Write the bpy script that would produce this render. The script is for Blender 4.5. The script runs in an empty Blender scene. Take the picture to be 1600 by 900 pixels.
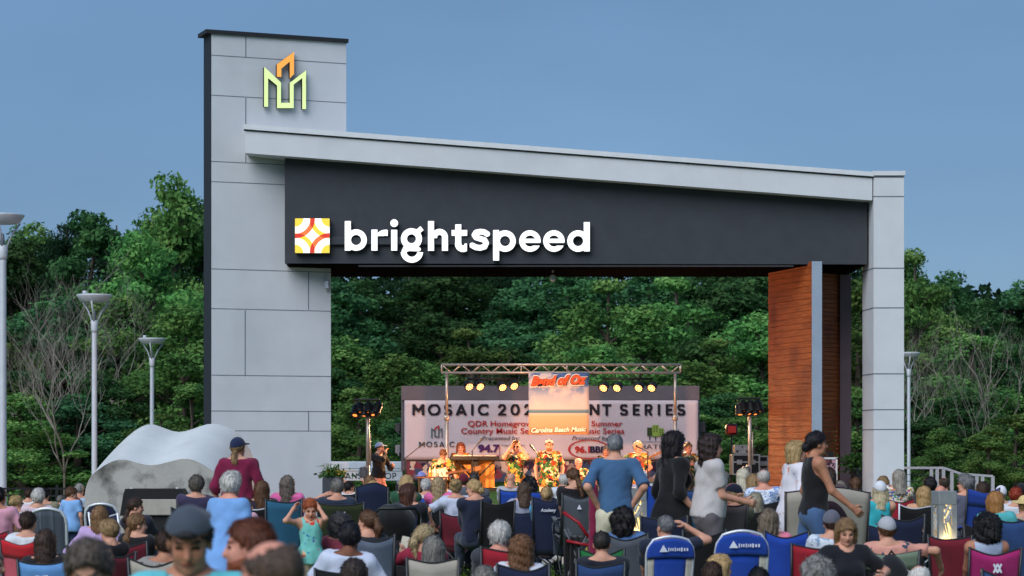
import bpy, math, random
import numpy as np
from mathutils import Vector, Matrix, Euler
R = math.radians
SC = bpy.context.scene
COL = SC.collection
random.seed(7); RNG = np.random.default_rng(11)

# ------------------------------------------------------------------ camera
F, HC, HY = 3720.0, 1.68, 702.0            # focal length in photo pixels, eye height, horizon row
cam = bpy.data.cameras.new("camera"); camo = bpy.data.objects.new("camera", cam); COL.objects.link(camo)
camo.location = (0, 0, HC); camo.rotation_euler = (R(90), 0, 0)
cam.sensor_width = 36; cam.lens = F / 1600 * 36; cam.shift_y = (HY - 450) / 1600
cam.clip_start = 0.1; cam.clip_end = 3000
cam.dof.use_dof = True; cam.dof.focus_distance = 38; cam.dof.aperture_fstop = 3.8
SC.camera = camo

# ------------------------------------------------------------------ sky, sun, exposure
SUN_EL, SUN_AZ = R(40), R(208)             # soft evening light from behind the photographer
w = bpy.data.worlds.new("World"); SC.world = w; w.use_nodes = True
nt = w.node_tree; bg = nt.nodes["Background"]
sky = nt.nodes.new("ShaderNodeTexSky"); sky.sky_type = 'NISHITA'; sky.sun_disc = False
sky.sun_elevation = SUN_EL; sky.sun_rotation = SUN_AZ; sky.altitude = 100
sky.air_density = 1.0; sky.dust_density = 0.3; sky.ozone_density = 5.0
tint = nt.nodes.new("ShaderNodeMix"); tint.data_type = 'RGBA'; tint.blend_type = 'MULTIPLY'; tint.inputs[0].default_value = 1
tint.inputs[7].default_value = (0.95, 0.98, 1.0, 1)
geo = nt.nodes.new("ShaderNodeTexCoord"); mp = nt.nodes.new("ShaderNodeMapping"); mp.inputs[3].default_value = (2.2, 2.2, 7)
cn = nt.nodes.new("ShaderNodeTexNoise"); cn.inputs['Scale'].default_value = 1.6; cn.inputs['Detail'].default_value = 4; cn.inputs['Roughness'].default_value = .45
cr = nt.nodes.new("ShaderNodeMapRange"); cr.inputs[1].default_value = .3; cr.inputs[2].default_value = .75; cr.inputs[3].default_value = .88; cr.inputs[4].default_value = 1.1
cm = nt.nodes.new("ShaderNodeMix"); cm.data_type = 'RGBA'; cm.blend_type = 'MULTIPLY'; cm.inputs[0].default_value = 1
L = nt.links.new
L(geo.outputs['Generated'], mp.inputs[0]); L(mp.outputs[0], cn.inputs['Vector']); L(cn.outputs[0], cr.inputs[0])
veil = nt.nodes.new("ShaderNodeMix"); veil.data_type = 'RGBA'; veil.inputs[0].default_value = .62; veil.inputs[7].default_value = (2.7, 4.9, 8.3, 1)   # thin even evening cloud
L(sky.outputs[0], veil.inputs[6]); L(veil.outputs[2], tint.inputs[6]); L(tint.outputs[2], cm.inputs[6]); L(cr.outputs[0], cm.inputs[7]); L(cm.outputs[2], bg.inputs[0])
bg.inputs[1].default_value = 0.05
sl = bpy.data.lights.new("sun", 'SUN'); so = bpy.data.objects.new("sun", sl); COL.objects.link(so)
sl.energy = 2.4; sl.angle = R(50); sl.color = (.97, .98, 1)
sd = Vector((math.cos(SUN_EL) * math.sin(SUN_AZ), math.cos(SUN_EL) * math.cos(SUN_AZ), math.sin(SUN_EL)))
so.rotation_euler = sd.to_track_quat('Z', 'Y').to_euler()
SC.view_settings.view_transform = 'Standard'; SC.view_settings.look = 'None'
SC.view_settings.exposure = 0.45; SC.view_settings.gamma = 1; SC.view_settings.use_curve_mapping = False
SC.cycles.max_bounces = 5; SC.cycles.diffuse_bounces = 3; SC.cycles.glossy_bounces = 2
SC.cycles.transmission_bounces = 2; SC.cycles.transparent_max_bounces = 4
SC.cycles.sample_clamp_indirect = 4; SC.cycles.use_denoising = True

def wp(px, py, Y): return Vector(((px - 800) * Y / F, Y, HC + (HY - py) * Y / F))
def wx(px, Y): return (px - 800) * Y / F
def wz(py, Y): return HC + (HY - py) * Y / F
def ground(Y):
    t = min(1, max(0, (28 - Y) / 16)); return -0.42 * t * t * (3 - 2 * t)

# ------------------------------------------------------------------ materials
MATS = {}
def srgb(h):
    if isinstance(h, (tuple, list)): return tuple(h[:3])
    h = h.lstrip('#'); c = [int(h[i:i + 2], 16) / 255 for i in (0, 2, 4)]
    return tuple(x / 12.92 if x <= .04045 else ((x + .055) / 1.055) ** 2.4 for x in c)
def new_mat(name):
    m = bpy.data.materials.new(name); m.use_nodes = True
    t = m.node_tree; return m, t, t.nodes["Principled BSDF"]
def add(t, kind, **kw):
    n = t.nodes.new("ShaderNode" + kind)
    for k, v in kw.items():
        if k in n.inputs: n.inputs[k].default_value = v
        else: setattr(n, k, v)
    return n
def mat(col, rough=.8, var=.25, scale=6., bump=.15, bscale=90., metal=0., stretch=None, spec=.3, sheen=0., name=None, blotch=None):
    """Base colour broken up by two octaves of noise in object space, plus a fine bump."""
    col = srgb(col); key = (tuple(round(c, 4) for c in col), rough, var, scale, bump, bscale, metal, stretch, spec, sheen, blotch)
    if key in MATS: return MATS[key]
    m, t, b = new_mat(name or "surface"); L = t.links.new
    tc = add(t, "TexCoord"); mpg = add(t, "Mapping"); L(tc.outputs['Object'], mpg.inputs[0])
    if stretch: mpg.inputs[3].default_value = stretch
    n = add(t, "TexNoise", Scale=scale, Detail=6., Roughness=.6); L(mpg.outputs[0], n.inputs['Vector'])
    r = add(t, "ValToRGB"); r.color_ramp.elements[0].position = .3; r.color_ramp.elements[1].position = .72
    r.color_ramp.elements[0].color = (*[c * (1 - var) for c in col], 1)
    r.color_ramp.elements[1].color = (*[min(1, c * (1 + var)) for c in col], 1)
    L(n.outputs[0], r.inputs[0]); out = r.outputs[0]
    if blotch:
        n2 = add(t, "TexNoise", Scale=blotch[1], Detail=5.); L(tc.outputs['Object'], n2.inputs['Vector'])
        r2 = add(t, "ValToRGB"); r2.color_ramp.elements[0].position = .5; r2.color_ramp.elements[1].position = .68
        r2.color_ramp.elements[0].color = (0, 0, 0, 1); r2.color_ramp.elements[1].color = (blotch[2],) * 3 + (1,)
        L(n2.outputs[0], r2.inputs[0]); mx = add(t, "Mix", data_type='RGBA'); L(r2.outputs[0], mx.inputs[0]); L(out, mx.inputs[6])
        mx.inputs[7].default_value = (*srgb(blotch[0]), 1); out = mx.outputs[2]
    L(out, b.inputs['Base Color'])
    b.inputs['Roughness'].default_value = rough; b.inputs['Metallic'].default_value = metal
    b.inputs['Specular IOR Level'].default_value = spec
    if sheen: b.inputs['Sheen Weight'].default_value = sheen
    if bump:
        n3 = add(t, "TexNoise", Scale=bscale, Detail=3.); L(mpg.outputs[0], n3.inputs['Vector'])
        bp = add(t, "Bump", Strength=bump, Distance=.02); L(n3.outputs[0], bp.inputs['Height']); L(bp.outputs[0], b.inputs['Normal'])
    MATS[key] = m; return m
def emit(col, strength, name="lamp_glow", var=.08):
    key = ('e', col if isinstance(col, str) else tuple(col), strength)
    if key in MATS: return MATS[key]
    m, t, b = new_mat(name); L = t.links.new
    c = srgb(col); n = add(t, "TexNoise", Scale=3.); tc = add(t, "TexCoord"); L(tc.outputs['Object'], n.inputs['Vector'])
    r = add(t, "ValToRGB"); r.color_ramp.elements[0].color = (*[x * (1 - var) for x in c], 1); r.color_ramp.elements[1].color = (*c, 1)
    L(n.outputs[0], r.inputs[0]); L(r.outputs[0], b.inputs['Emission Color']); b.inputs['Emission Strength'].default_value = strength
    b.inputs['Base Color'].default_value = (*[x * .6 for x in c], 1); MATS[key] = m; return m
def cloth(col, rough=.9): return mat(col, rough, .12, 5., .2, 70., sheen=.15, name="fabric")
def metal(col, rough=.45): return mat(col, rough, .12, 14., .05, 200., .35, spec=.5, name="painted_metal")
def pattern(cols, scale=9., base=None, kind='v', thr=.5):
    """Printed cloth: Voronoi cells or noise islands in several colours."""
    key = ('p', tuple(cols), scale, base, kind, thr)
    if key in MATS: return MATS[key]
    m, t, b = new_mat("printed_fabric"); L = t.links.new
    tc = add(t, "TexCoord"); nz = add(t, "TexNoise", Scale=scale * .8, Detail=3.); L(tc.outputs['Object'], nz.inputs['Vector'])
    mx = add(t, "Mix", data_type='RGBA', blend_type='LINEAR_LIGHT'); mx.inputs[0].default_value = .12
    L(tc.outputs['Object'], mx.inputs[6]); L(nz.outputs['Color'], mx.inputs[7])
    v = add(t, "TexVoronoi", Scale=scale); L(mx.outputs[2], v.inputs['Vector'])
    sep = add(t, "SeparateColor"); L(v.outputs['Color'], sep.inputs[0])
    r = add(t, "ValToRGB"); r.color_ramp.interpolation = 'CONSTANT'; el = r.color_ramp.elements
    while len(el) < len(cols): el.new(.5)
    for i, c in enumerate(cols): el[i].position = i / len(cols); el[i].color = (*srgb(c), 1)
    L(sep.outputs[0], r.inputs[0]); out = r.outputs[0]
    if base:
        n2 = add(t, "TexNoise", Scale=scale * 1.3, Detail=3.); L(tc.outputs['Object'], n2.inputs['Vector'])
        th = add(t, "MapRange"); th.inputs[1].default_value = thr; th.inputs[2].default_value = thr + .04; L(n2.outputs[0], th.inputs[0])
        m2 = add(t, "Mix", data_type='RGBA'); L(th.outputs[0], m2.inputs[0]); L(out, m2.inputs[7]); m2.inputs[6].default_value = (*srgb(base), 1); out = m2.outputs[2]
    L(out, b.inputs['Base Color']); b.inputs['Roughness'].default_value = .9; b.inputs['Specular IOR Level'].default_value = .2
    MATS[key] = m; return m

# ------------------------------------------------------------------ mesh helpers
def tag(o, label=None, cat=None, group=None, kind=None):
    if label: o['label'] = label
    if cat: o['category'] = cat
    if group: o['group'] = group
    if kind: o['kind'] = kind
    return o
def empty(name, loc=(0, 0, 0), rz=0.):
    o = bpy.data.objects.new(name, None); COL.objects.link(o); o.location = loc; o.rotation_euler = (0, 0, rz); o.empty_display_size = .2
    return o
def mesh(name, V, Fc, m, parent=None, smooth=False, midx=None):
    me = bpy.data.meshes.new(name)
    V = np.asarray(V, dtype=np.float32)
    if isinstance(Fc, np.ndarray):
        n, k = Fc.shape
        me.vertices.add(len(V)); me.vertices.foreach_set('co', V.ravel())
        me.loops.add(n * k); me.loops.foreach_set('vertex_index', Fc.astype(np.int32).ravel())
        me.polygons.add(n); me.polygons.foreach_set('loop_start', np.arange(0, n * k, k, dtype=np.int32))
        me.polygons.foreach_set('loop_total', np.full(n, k, dtype=np.int32))
    else:
        me.from_pydata(V.tolist(), [], Fc)
    ms = m if isinstance(m, (list, tuple)) else [m]
    for x in ms: me.materials.append(x)
    if midx is not None: me.polygons.foreach_set('material_index', np.asarray(midx, dtype=np.int32))
    if smooth: me.polygons.foreach_set('use_smooth', np.ones(len(me.polygons), dtype=bool))
    me.update(calc_edges=True)
    o = bpy.data.objects.new(name, me); COL.objects.link(o)
    if parent: o.parent = parent
    return o
class MB:
    """Collects boxes, tubes, sheets and prisms into one mesh with material slots."""
    def __init__(s): s.v = []; s.f = []; s.mi = []; s.cur = 0
    def slot(s, i): s.cur = i; return s
    def addm(s, V, Fc):
        o = len(s.v); s.v += [tuple(p) for p in V]; s.f += [[i + o for i in q] for q in Fc]; s.mi += [s.cur] * len(Fc); return s
    def box(s, c, d, rot=None, bev=0.):
        x, y, z = [k / 2 for k in d]
        if bev:
            b = min(bev, x * .9, y * .9, z * .9); V = []
            for sx in (-1, 1):
                for sy in (-1, 1):
                    for sz in (-1, 1):
                        V += [(sx * (x - b), sy * (y - b), sz * z), (sx * (x - b), sy * y, sz * (z - b)), (sx * x, sy * (y - b), sz * (z - b))]
            def I(sx, sy, sz, k): return (((sx > 0) * 4 + (sy > 0) * 2 + (sz > 0)) * 3) + k
            Q = []
            for sg in (-1, 1):
                Q.append([I(-1, -1, sg, 0), I(1, -1, sg, 0), I(1, 1, sg, 0), I(-1, 1, sg, 0)][::sg])
                Q.append([I(-1, sg, -1, 1), I(-1, sg, 1, 1), I(1, sg, 1, 1), I(1, sg, -1, 1)][::sg])
                Q.append([I(sg, -1, -1, 2), I(sg, 1, -1, 2), I(sg, 1, 1, 2), I(sg, -1, 1, 2)][::sg])
            for a in (-1, 1):
                for b2 in (-1, 1):
                    Q.append([I(-1, a, b2, 0), I(1, a, b2, 0), I(1, a, b2, 1), I(-1, a, b2, 1)][::a * b2])
                    Q.append([I(a, -1, b2, 0), I(a, 1, b2, 0), I(a, 1, b2, 2), I(a, -1, b2, 2)][::-a * b2])
                    Q.append([I(a, b2, -1, 1), I(a, b2, 1, 1), I(a, b2, 1, 2), I(a, b2, -1, 2)][::a * b2])
                    for c2 in (-1, 1): Q.append([I(a, b2, c2, 0), I(a, b2, c2, 1), I(a, b2, c2, 2)][::-a * b2 * c2])
        else:
            V = [(sx * x, sy * y, sz * z) for sx in (-1, 1) for sy in (-1, 1) for sz in (-1, 1)]
            Q = [[0, 1, 3, 2], [4, 6, 7, 5], [0, 4, 5, 1], [2, 3, 7, 6], [0, 2, 6, 4], [1, 5, 7, 3]]
        M = rot.to_matrix() if isinstance(rot, Euler) else (Matrix.Rotation(rot, 3, 'Z') if rot else None)
        c = Vector(c); return s.addm([(M @ Vector(p) if M else Vector(p)) + c for p in V], Q)
    def tube(s, pts, r, n=8, closed=False):
        pts = [Vector(p) for p in pts]; rs = r if isinstance(r, (list, tuple)) else [r] * len(pts)
        V = []; up = None; N = len(pts)
        for i, p in enumerate(pts):
            a = pts[(i - 1) % N] if closed else pts[max(0, i - 1)]; b = pts[(i + 1) % N] if closed else pts[min(N - 1, i + 1)]
            d = (b - a).normalized() if (b - a).length > 1e-9 else Vector((0, 0, 1))
            if up is None: up = Vector((0, 0, 1)) if abs(d.z) < .9 else Vector((1, 0, 0))
            u = (up - d * up.dot(d))
            u = u.normalized() if u.length > 1e-6 else d.orthogonal().normalized()
            up = u; v = d.cross(u)
            V += [p + (u * math.cos(2 * math.pi * k / n) + v * math.sin(2 * math.pi * k / n)) * rs[i] for k in range(n)]
        Q = []
        for i in range(N if closed else N - 1):
            j = (i + 1) % N
            Q += [[i * n + k, i * n + (k + 1) % n, j * n + (k + 1) % n, j * n + k] for k in range(n)]
        if not closed: Q += [list(range(n))[::-1], [(N - 1) * n + k for k in range(n)]]
        return s.addm(V, Q)
    def lathe(s, prof, c=(0, 0, 0), n=20, sc=(1, 1)):
        V = [(c[0] + r * math.cos(2 * math.pi * k / n) * sc[0], c[1] + r * math.sin(2 * math.pi * k / n) * sc[1], c[2] + z) for r, z in prof for k in range(n)]
        Q = [[i * n + k, i * n + (k + 1) % n, (i + 1) * n + (k + 1) % n, (i + 1) * n + k] for i in range(len(prof) - 1) for k in range(n)]
        Q += [list(range(n))[::-1], [(len(prof) - 1) * n + k for k in range(n)]]
        return s.addm(V, Q)
    def prism(s, poly, y0, y1):
        """2-D outline in x,z extruded from y0 to y1."""
        n = len(poly); V = [(x, y0, z) for x, z in poly] + [(x, y1, z) for x, z in poly]
        Q = [list(range(n)), list(range(n, 2 * n))[::-1]] + [[i, i + n, (i + 1) % n + n, (i + 1) % n] for i in range(n)]
        return s.addm(V, Q)
    def sheet(s, fn, nu, nv, th):
        """Slab following fn(u,v) with thickness th, closed."""
        P = [[Vector(fn(i / nu, j / nv)) for j in range(nv + 1)] for i in range(nu + 1)]
        T = []; B = []
        for i in range(nu + 1):
            for j in range(nv + 1):
                du = P[min(nu, i + 1)][j] - P[max(0, i - 1)][j]; dv = P[i][min(nv, j + 1)] - P[i][max(0, j - 1)]
                nn = du.cross(dv); nn = nn.normalized() if nn.length > 1e-9 else Vector((0, 0, 1))
                T.append(P[i][j] + nn * th / 2); B.append(P[i][j] - nn * th / 2)
        k = len(T); I = lambda i, j: i * (nv + 1) + j; Q = []
        for i in range(nu):
            for j in range(nv):
                Q.append([I(i, j), I(i + 1, j), I(i + 1, j + 1), I(i, j + 1)]); Q.append([k + I(i, j), k + I(i, j + 1), k + I(i + 1, j + 1), k + I(i + 1, j)])
        for i in range(nu):
            Q.append([I(i, 0), k + I(i, 0), k + I(i + 1, 0), I(i + 1, 0)]); Q.append([I(i, nv), I(i + 1, nv), k + I(i + 1, nv), k + I(i, nv)])
        for j in range(nv):
            Q.append([I(0, j), I(0, j + 1), k + I(0, j + 1), k + I(0, j)]); Q.append([I(nu, j), k + I(nu, j), k + I(nu, j + 1), I(nu, j + 1)])
        return s.addm(T + B, Q)
    def build(s, name, m, parent=None, smooth=False): return mesh(name, s.v, s.f, m, parent, smooth, s.mi)

# ------------------------------------------------------------------ flat lettering from 2-D distance fields
def shape2d(name, fn, bounds, res, depth, m, parent, M=None):
    """Outline where fn(x, z) < 0, extruded by depth towards -y; vertices at cell crossings."""
    x0, z0, x1, z1 = bounds; nx = int((x1 - x0) / res) + 3; nz = int((z1 - z0) / res) + 3
    xs = x0 - res + res * np.arange(nx); zs = z0 - res + res * np.arange(nz)
    f = fn(xs[:, None], zs[None, :]); f = np.where(np.abs(f) < 1e-7, 1e-7, f)
    f[0] = f[-1] = 1; f[:, 0] = f[:, -1] = 1
    V = []; ids = {}; polys = []; edges = []
    def vid(key, x, z):
        if key not in ids: ids[key] = len(V); V.append((x, z))
        return ids[key]
    ins = f < 0; act = ins[:-1, :-1] | ins[1:, :-1] | ins[:-1, 1:] | ins[1:, 1:]
    for i, j in zip(*np.nonzero(act)):
        cs = [(i, j), (i + 1, j), (i + 1, j + 1), (i, j + 1)]; poly = []; cross = []
        for a in range(4):
            p, q = cs[a], cs[(a + 1) % 4]; fp, fq = f[p], f[q]
            if fp < 0: poly.append(vid(('c', p), xs[p[0]], zs[p[1]]))
            if (fp < 0) != (fq < 0):
                t = fp / (fp - fq); t = min(.97, max(.03, t))
                k = vid(('e', min(p, q), max(p, q)), xs[p[0]] + t * (xs[q[0]] - xs[p[0]]), zs[p[1]] + t * (zs[q[1]] - zs[p[1]]))
                poly.append(k); cross.append((k, fp < 0))
        if len(poly) >= 3: polys.append(poly)
        if len(cross) == 2:
            a, b = cross; edges.append((a[0], b[0]) if a[1] else (b[0], a[0]))
    n = len(V); W = [(x, 0., z) for x, z in V] + [(x, depth, z) for x, z in V]
    Q = [p for p in polys] + [[a + n for a in p[::-1]] for p in polys] + [[b, a, a + n, b + n] for a, b in edges]
    o = mesh(name, W, Q, m, parent)
    if M is not None: o.matrix_local = M
    return o
def seg(x, z, a, b):
    ax, az = a; bx, bz = b; dx, dz = bx - ax, bz - az; L2 = dx * dx + dz * dz + 1e-12
    t = np.clip(((x - ax) * dx + (z - az) * dz) / L2, 0, 1); return np.hypot(x - ax - t * dx, z - az - t * dz)
def flat(x, z, a, b, w):
    """Segment with square ends, half width w."""
    ax, az = a; bx, bz = b; L_ = math.hypot(bx - ax, bz - az); ux, uz = (bx - ax) / L_, (bz - az) / L_
    p = (x - ax) * ux + (z - az) * uz; q = np.abs(-(x - ax) * uz + (z - az) * ux)
    return np.maximum(np.maximum(-p, p - L_), q - w)
def pl(x, z, pts, w):
    d = None
    for a, b in zip(pts[:-1], pts[1:]):
        k = seg(x, z, a, b); d = k if d is None else np.minimum(d, k)
    return d - w
def arc(cx, cz, rx, rz, a0, a1, n=20):
    return [(cx + rx * math.cos(R(a0 + (a1 - a0) * i / n)), cz + rz * math.sin(R(a0 + (a1 - a0) * i / n))) for i in range(n + 1)]
GLY = {  # geometric capitals: advance, strokes (unit cap height)
 'M': (1.0, [[(.08, 0), (.08, .95), (.5, .38), (.92, .95), (.92, 0)]]), 'O': (1.06, [arc(.53, .5, .46, .44, 0, 360, 36)]),
 'S': (.66, [arc(.33, .71, .25, .23, 40, 270, 16) + arc(.33, .27, .27, .21, 90, -150, 16)]),
 'A': (.92, [[(.06, 0), (.46, .95), (.86, 0)], [(.2, .28), (.72, .28)]]), 'I': (.3, [[(.15, 0), (.15, 1)]]),
 'C': (.9, [arc(.52, .5, .45, .44, 48, 312, 28)]), '2': (.68, [arc(.33, .69, .25, .25, 165, -30, 14) + [(.08, .05), (.62, .05)]]),
 '0': (.78, [arc(.39, .5, .31, .44, 0, 360, 30)]), '4': (.74, [[(.52, 0), (.52, .95), (.08, .28), (.7, .28)]]),
 'E': (.62, [[(.56, .05), (.12, .05), (.12, .95), (.56, .95)], [(.12, .5), (.5, .5)]]), 'V': (.88, [[(.05, 1), (.44, .05), (.83, 1)]]),
 'N': (.86, [[(.1, 0), (.1, .95), (.76, .05), (.76, 1)]]), 'T': (.7, [[(.35, 0), (.35, .95)], [(.03, .95), (.67, .95)]]),
 'R': (.7, [[(.12, 0), (.12, .95), (.34, .95)] + arc(.36, .7, .24, .25, 90, -90, 10) + [(.12, .45)], [(.36, .45), (.62, 0)]]),
 'P': (.66, [[(.12, 0), (.12, .95), (.34, .95)] + arc(.36, .69, .24, .26, 90, -90, 10) + [(.12, .43)]]), ' ': (.5, [])}
def stroke_text(name, s, x0, x1, z0, h, wt, m, parent, y, res=None, depth=.006):
    adv = [GLY[c][0] for c in s]; gap = ((x1 - x0) / h - sum(adv)) / max(1, len(s) - 1)
    items = []; x = 0
    for c, a in zip(s, adv): items += [[(x + p[0], p[1]) for p in st] for st in GLY[c][1]]; x += a + gap
    def fn(X, Z):
        d = np.full(np.broadcast(X, Z).shape, 9.)
        for st in items:
            xs = [p[0] for p in st]; i0 = np.searchsorted(X[:, 0], min(xs) - .3); i1 = np.searchsorted(X[:, 0], max(xs) + .3)
            if i1 > i0: d[i0:i1] = np.minimum(d[i0:i1], pl(X[i0:i1], Z, st, wt))
        return np.maximum(d, np.maximum(-Z, Z - 1.0))
    M = Matrix.Translation((x0, y, z0)) @ Matrix.Diagonal((h, 1, h, 1))
    return shape2d(name, fn, (-.2, -.1, x + .2, 1.1), res or .045, depth, m, parent, M)
def text(name, body, x0, x1, z0, h, m, parent, y, bold=0., shear=0., depth=.003):
    """Lettering with the built-in font, fitted to a width (x0..x1) and cap height."""
    c = bpy.data.curves.new("lettering", 'FONT'); c.body = body; c.size = 1; c.offset = bold; c.shear = shear; c.extrude = depth; c.resolution_u = 3
    o = bpy.data.objects.new("tmp", c); COL.objects.link(o); dg = bpy.context.evaluated_depsgraph_get()
    me = bpy.data.meshes.new_from_object(o.evaluated_get(dg)); bpy.data.objects.remove(o)
    co = np.empty(len(me.vertices) * 3, dtype=np.float32); me.vertices.foreach_get('co', co); co = co.reshape(-1, 3)
    mn, mxx = co[:, 0].min(), co[:, 0].max(); sx = (x1 - x0) / (mxx - mn) if x1 is not None else h / .73
    out = np.stack([(co[:, 0] - mn) * sx + x0, -co[:, 2] + y, co[:, 1] * h / .73 + z0], 1)
    me.vertices.foreach_set('co', out.astype(np.float32).ravel()); me.materials.append(m); me.name = name; me.update()
    q = bpy.data.objects.new(name, me); COL.objects.link(q); q.parent = parent; return q
# ------------------------------------------------------------------ ground
def sheet_obj(name, xs, ys, zf, m):
    V = [(x, y, zf(x, y)) for y in ys for x in xs]; n = len(xs)
    Q = [[j * n + i, j * n + i + 1, (j + 1) * n + i + 1, (j + 1) * n + i] for j in range(len(ys) - 1) for i in range(n - 1)]
    return tag(mesh(name, V, Q, m, None, True), kind='structure')
def hills(x, y):
    g = ground(y)
    if y > 70: g += min(3.2, (y - 70) * .03)
    return g
sheet_obj('lawn', [-900, -300, -120, -60, -40, -20, -10, 0, 10, 20, 40, 60, 120, 300, 900],
          [-300, -60, 0, 4] + list(range(8, 42, 2)) + [44, 60, 72, 84, 100, 140, 180, 300, 900, 2000], hills,
          mat('#4f6a2a', 1, .45, 1.5, .6, 30, name='grass_ground', blotch=('#6b6a35', .6, .6)))
m_conc = mat('#9a9a98', .9, .12, 3, .15, 60, name='concrete', blotch=('#77756f', .8, .4))
def strip(name, x0, x1, y0, y1, z, m): return sheet_obj(name, list(np.linspace(x0, x1, 9)), list(np.linspace(y0, y1, 4)), lambda x, y: ground(y) + z, m)
strip('path', -9, 9, 34.2, 37.4, .02, m_conc)
strip('plaza', -40, 40, 41.3, 62, .02, mat('#8d8a86', .9, .15, 2, .15, 60, name='paving', blotch=('#6f6b66', .7, .5)))
m_pave = mat('#8a746a', .85, .25, 3, .2, 60, name='stage_paving')
st = MB(); st.box((.3, 52.5, .09), (9.4, 9.6, .14), None, .02); tag(st.build('stage_floor', m_pave), kind='structure')
# short grass by the path, blades standing up from the lawn
def grass(x0, x1, y0, y1, n):
    p = np.stack([RNG.uniform(x0, x1, n), RNG.uniform(y0, y1, n)], 1); h = RNG.uniform(.03, .075, n); a = RNG.uniform(0, 6.28, n); ln = RNG.normal(0, .02, (n, 2))
    gz = np.array([ground(y) for y in p[:, 1]]); wv = .008
    V = np.zeros((n, 3, 3)); V[:, 0] = np.stack([p[:, 0] - wv * np.cos(a), p[:, 1] - wv * np.sin(a), gz], 1)
    V[:, 1] = np.stack([p[:, 0] + wv * np.cos(a), p[:, 1] + wv * np.sin(a), gz], 1); V[:, 2] = np.stack([p[:, 0] + ln[:, 0], p[:, 1] + ln[:, 1], gz + h], 1)
    return tag(mesh('grass', V.reshape(-1, 3), np.arange(n * 3).reshape(n, 3), mat('#5b7a2c', .9, .5, 3, 0, name='grass_blade')), 'short mown green grass of the lawn', 'grass', kind='stuff')
grass(-2.5, 4, 29.5, 34.1, 30000)

# ------------------------------------------------------------------ pavilion (tower, sloped roof, dark sign box, columns)
m_wall = mat('#c2c5ca', .85, .05, 1.5, .12, 120, name='pale_render', blotch=('#aeb3b8', .7, .5))
m_dark = mat('#3b3e44', .9, .1, 3, .3, 140, name='charcoal_render')
m_trim = mat('#24262b', .6, .12, 4, .08, 80, name='dark_metal_trim')
m_cap = mat('#c6cace', .6, .06, 3, .05, 80, name='pale_metal_coping')
m_joint = mat('#666d76', .9, .1, 5, 0, name='joint_shadow_gap')
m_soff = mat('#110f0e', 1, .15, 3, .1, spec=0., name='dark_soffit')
pav = tag(empty('stage_pavilion', (0, 44, 0)), 'large pale and charcoal outdoor stage pavilion with tall left tower and sloping roof', 'pavilion')
inv = Matrix.Translation((0, -44, 0))
def pv(mb, name, m, parent=None, smooth=False):
    mb.v = [(x, y - 44, z) for x, y, z in mb.v]; return mb.build(name, m, parent or pav, smooth)
TA = math.atan(.41); TY = 43.2; TX = wx(330, TY)
def tface(px):          # where the ray through column px meets the tower face
    k = (px - 800) / F; t = (k * TY - TX) / (math.cos(TA) - k * math.sin(TA)); return TX + t * math.cos(TA), TY + t * math.sin(TA), t
def tz(px, py): return wz(py, tface(px)[1])
def tbox(mb, t0, t1, z0, z1, d0, d1):
    """box along the tower face: t along, d into depth (negative = proud)."""
    ca, sa = math.cos(TA), math.sin(TA); P = lambda t, d: (TX + t * ca - d * sa, TY + t * sa + d * ca)
    c = [P(t0, d0), P(t1, d0), P(t1, d1), P(t0, d1)]
    mb.addm([(x, y, z) for z in (z0, z1) for x, y in c], [[3, 2, 1, 0], [4, 5, 6, 7]] + [[i, (i + 1) % 4, (i + 1) % 4 + 4, i + 4] for i in range(4)])
zt = 9.22; tR, tL2 = tface(541)[2], tface(517)[2]
zs = tz(541, 206) - .35
b = MB(); tbox(b, 0, tL2, 0, zs, 0, .45); tbox(b, 0, tR, zs, zt, 0, .45); tower = pv(b, 'tower', m_wall)
b = MB(); tbox(b, -.012, 0, 0, zt, -.003, .48); pv(b, 'side_cladding', m_trim, tower)
b = MB(); tbox(b, -.11, tR + .03, zt, zt + .07, -.05, .53); pv(b, 'parapet_cap', m_trim, tower)
b = MB()
def jh(py, x0, x1): z = tz(330, py); tbox(b, tface(x0)[2], tface(x1)[2], z - .0065, z + .0065, -.003, .02)
def jv(px, y0, y1): t = tface(px)[2]; tbox(b, t - .008, t + .008, tz(px, y1), tz(px, y0), -.0035, .02)
for py, a, c in [(86, 330, 541), (148.5, 330, 541), (252, 330, 445), (283.6, 330, 445), (420, 330, 517), (482, 330, 517), (586, 330, 517), (642, 330, 517), (673, 330, 517)]: jh(py, a, c)
for px, a, c in [(384, 56, 90), (384, 153, 254), (482, 424, 484), (383, 485, 588), (482, 642, 673)]: jv(px, a, c)
pv(b, 'panel_joint', m_joint, tower)
# right column
CY = 43.0; b = MB()
xa, xb = wx(1365, CY), wx(1412.5, CY); xc, yb = wx(1347.5, CY + .95), CY + .95
zc = wz(276, CY)
def plan(mb, pts, z0, z1):
    n = len(pts); mb.addm([(x, y, z) for z in (z0, z1) for x, y in pts], [list(range(n))[::-1], list(range(n, 2 * n))] + [[i, (i + 1) % n, (i + 1) % n + n, i + n] for i in range(n)])
plan(b, [(xa, CY), (xb, CY), (xb, yb), (xc, yb)], 0, zc); colm = pv(b, 'end_column', m_wall)
b = MB(); plan(b, [(xa - .02, CY - .03), (xb + .02, CY - .03), (xb + .02, yb + .03), (xc - .02, yb + .03)], zc + .02, zc + .1); pv(b, 'coping', m_cap, colm)
b = MB()
for py in (276.5, 307, 419, 481, 584, 640, 671):
    z = wz(py, CY); e = .004; hh = .012 if py < 280 else .009
    plan(b, [(xa - e, CY - e), (xb + e, CY - e), (xb + e, yb), (xc - e, yb)], z - hh, z + hh)
pv(b, 'panel_joint', m_joint, colm)
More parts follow.
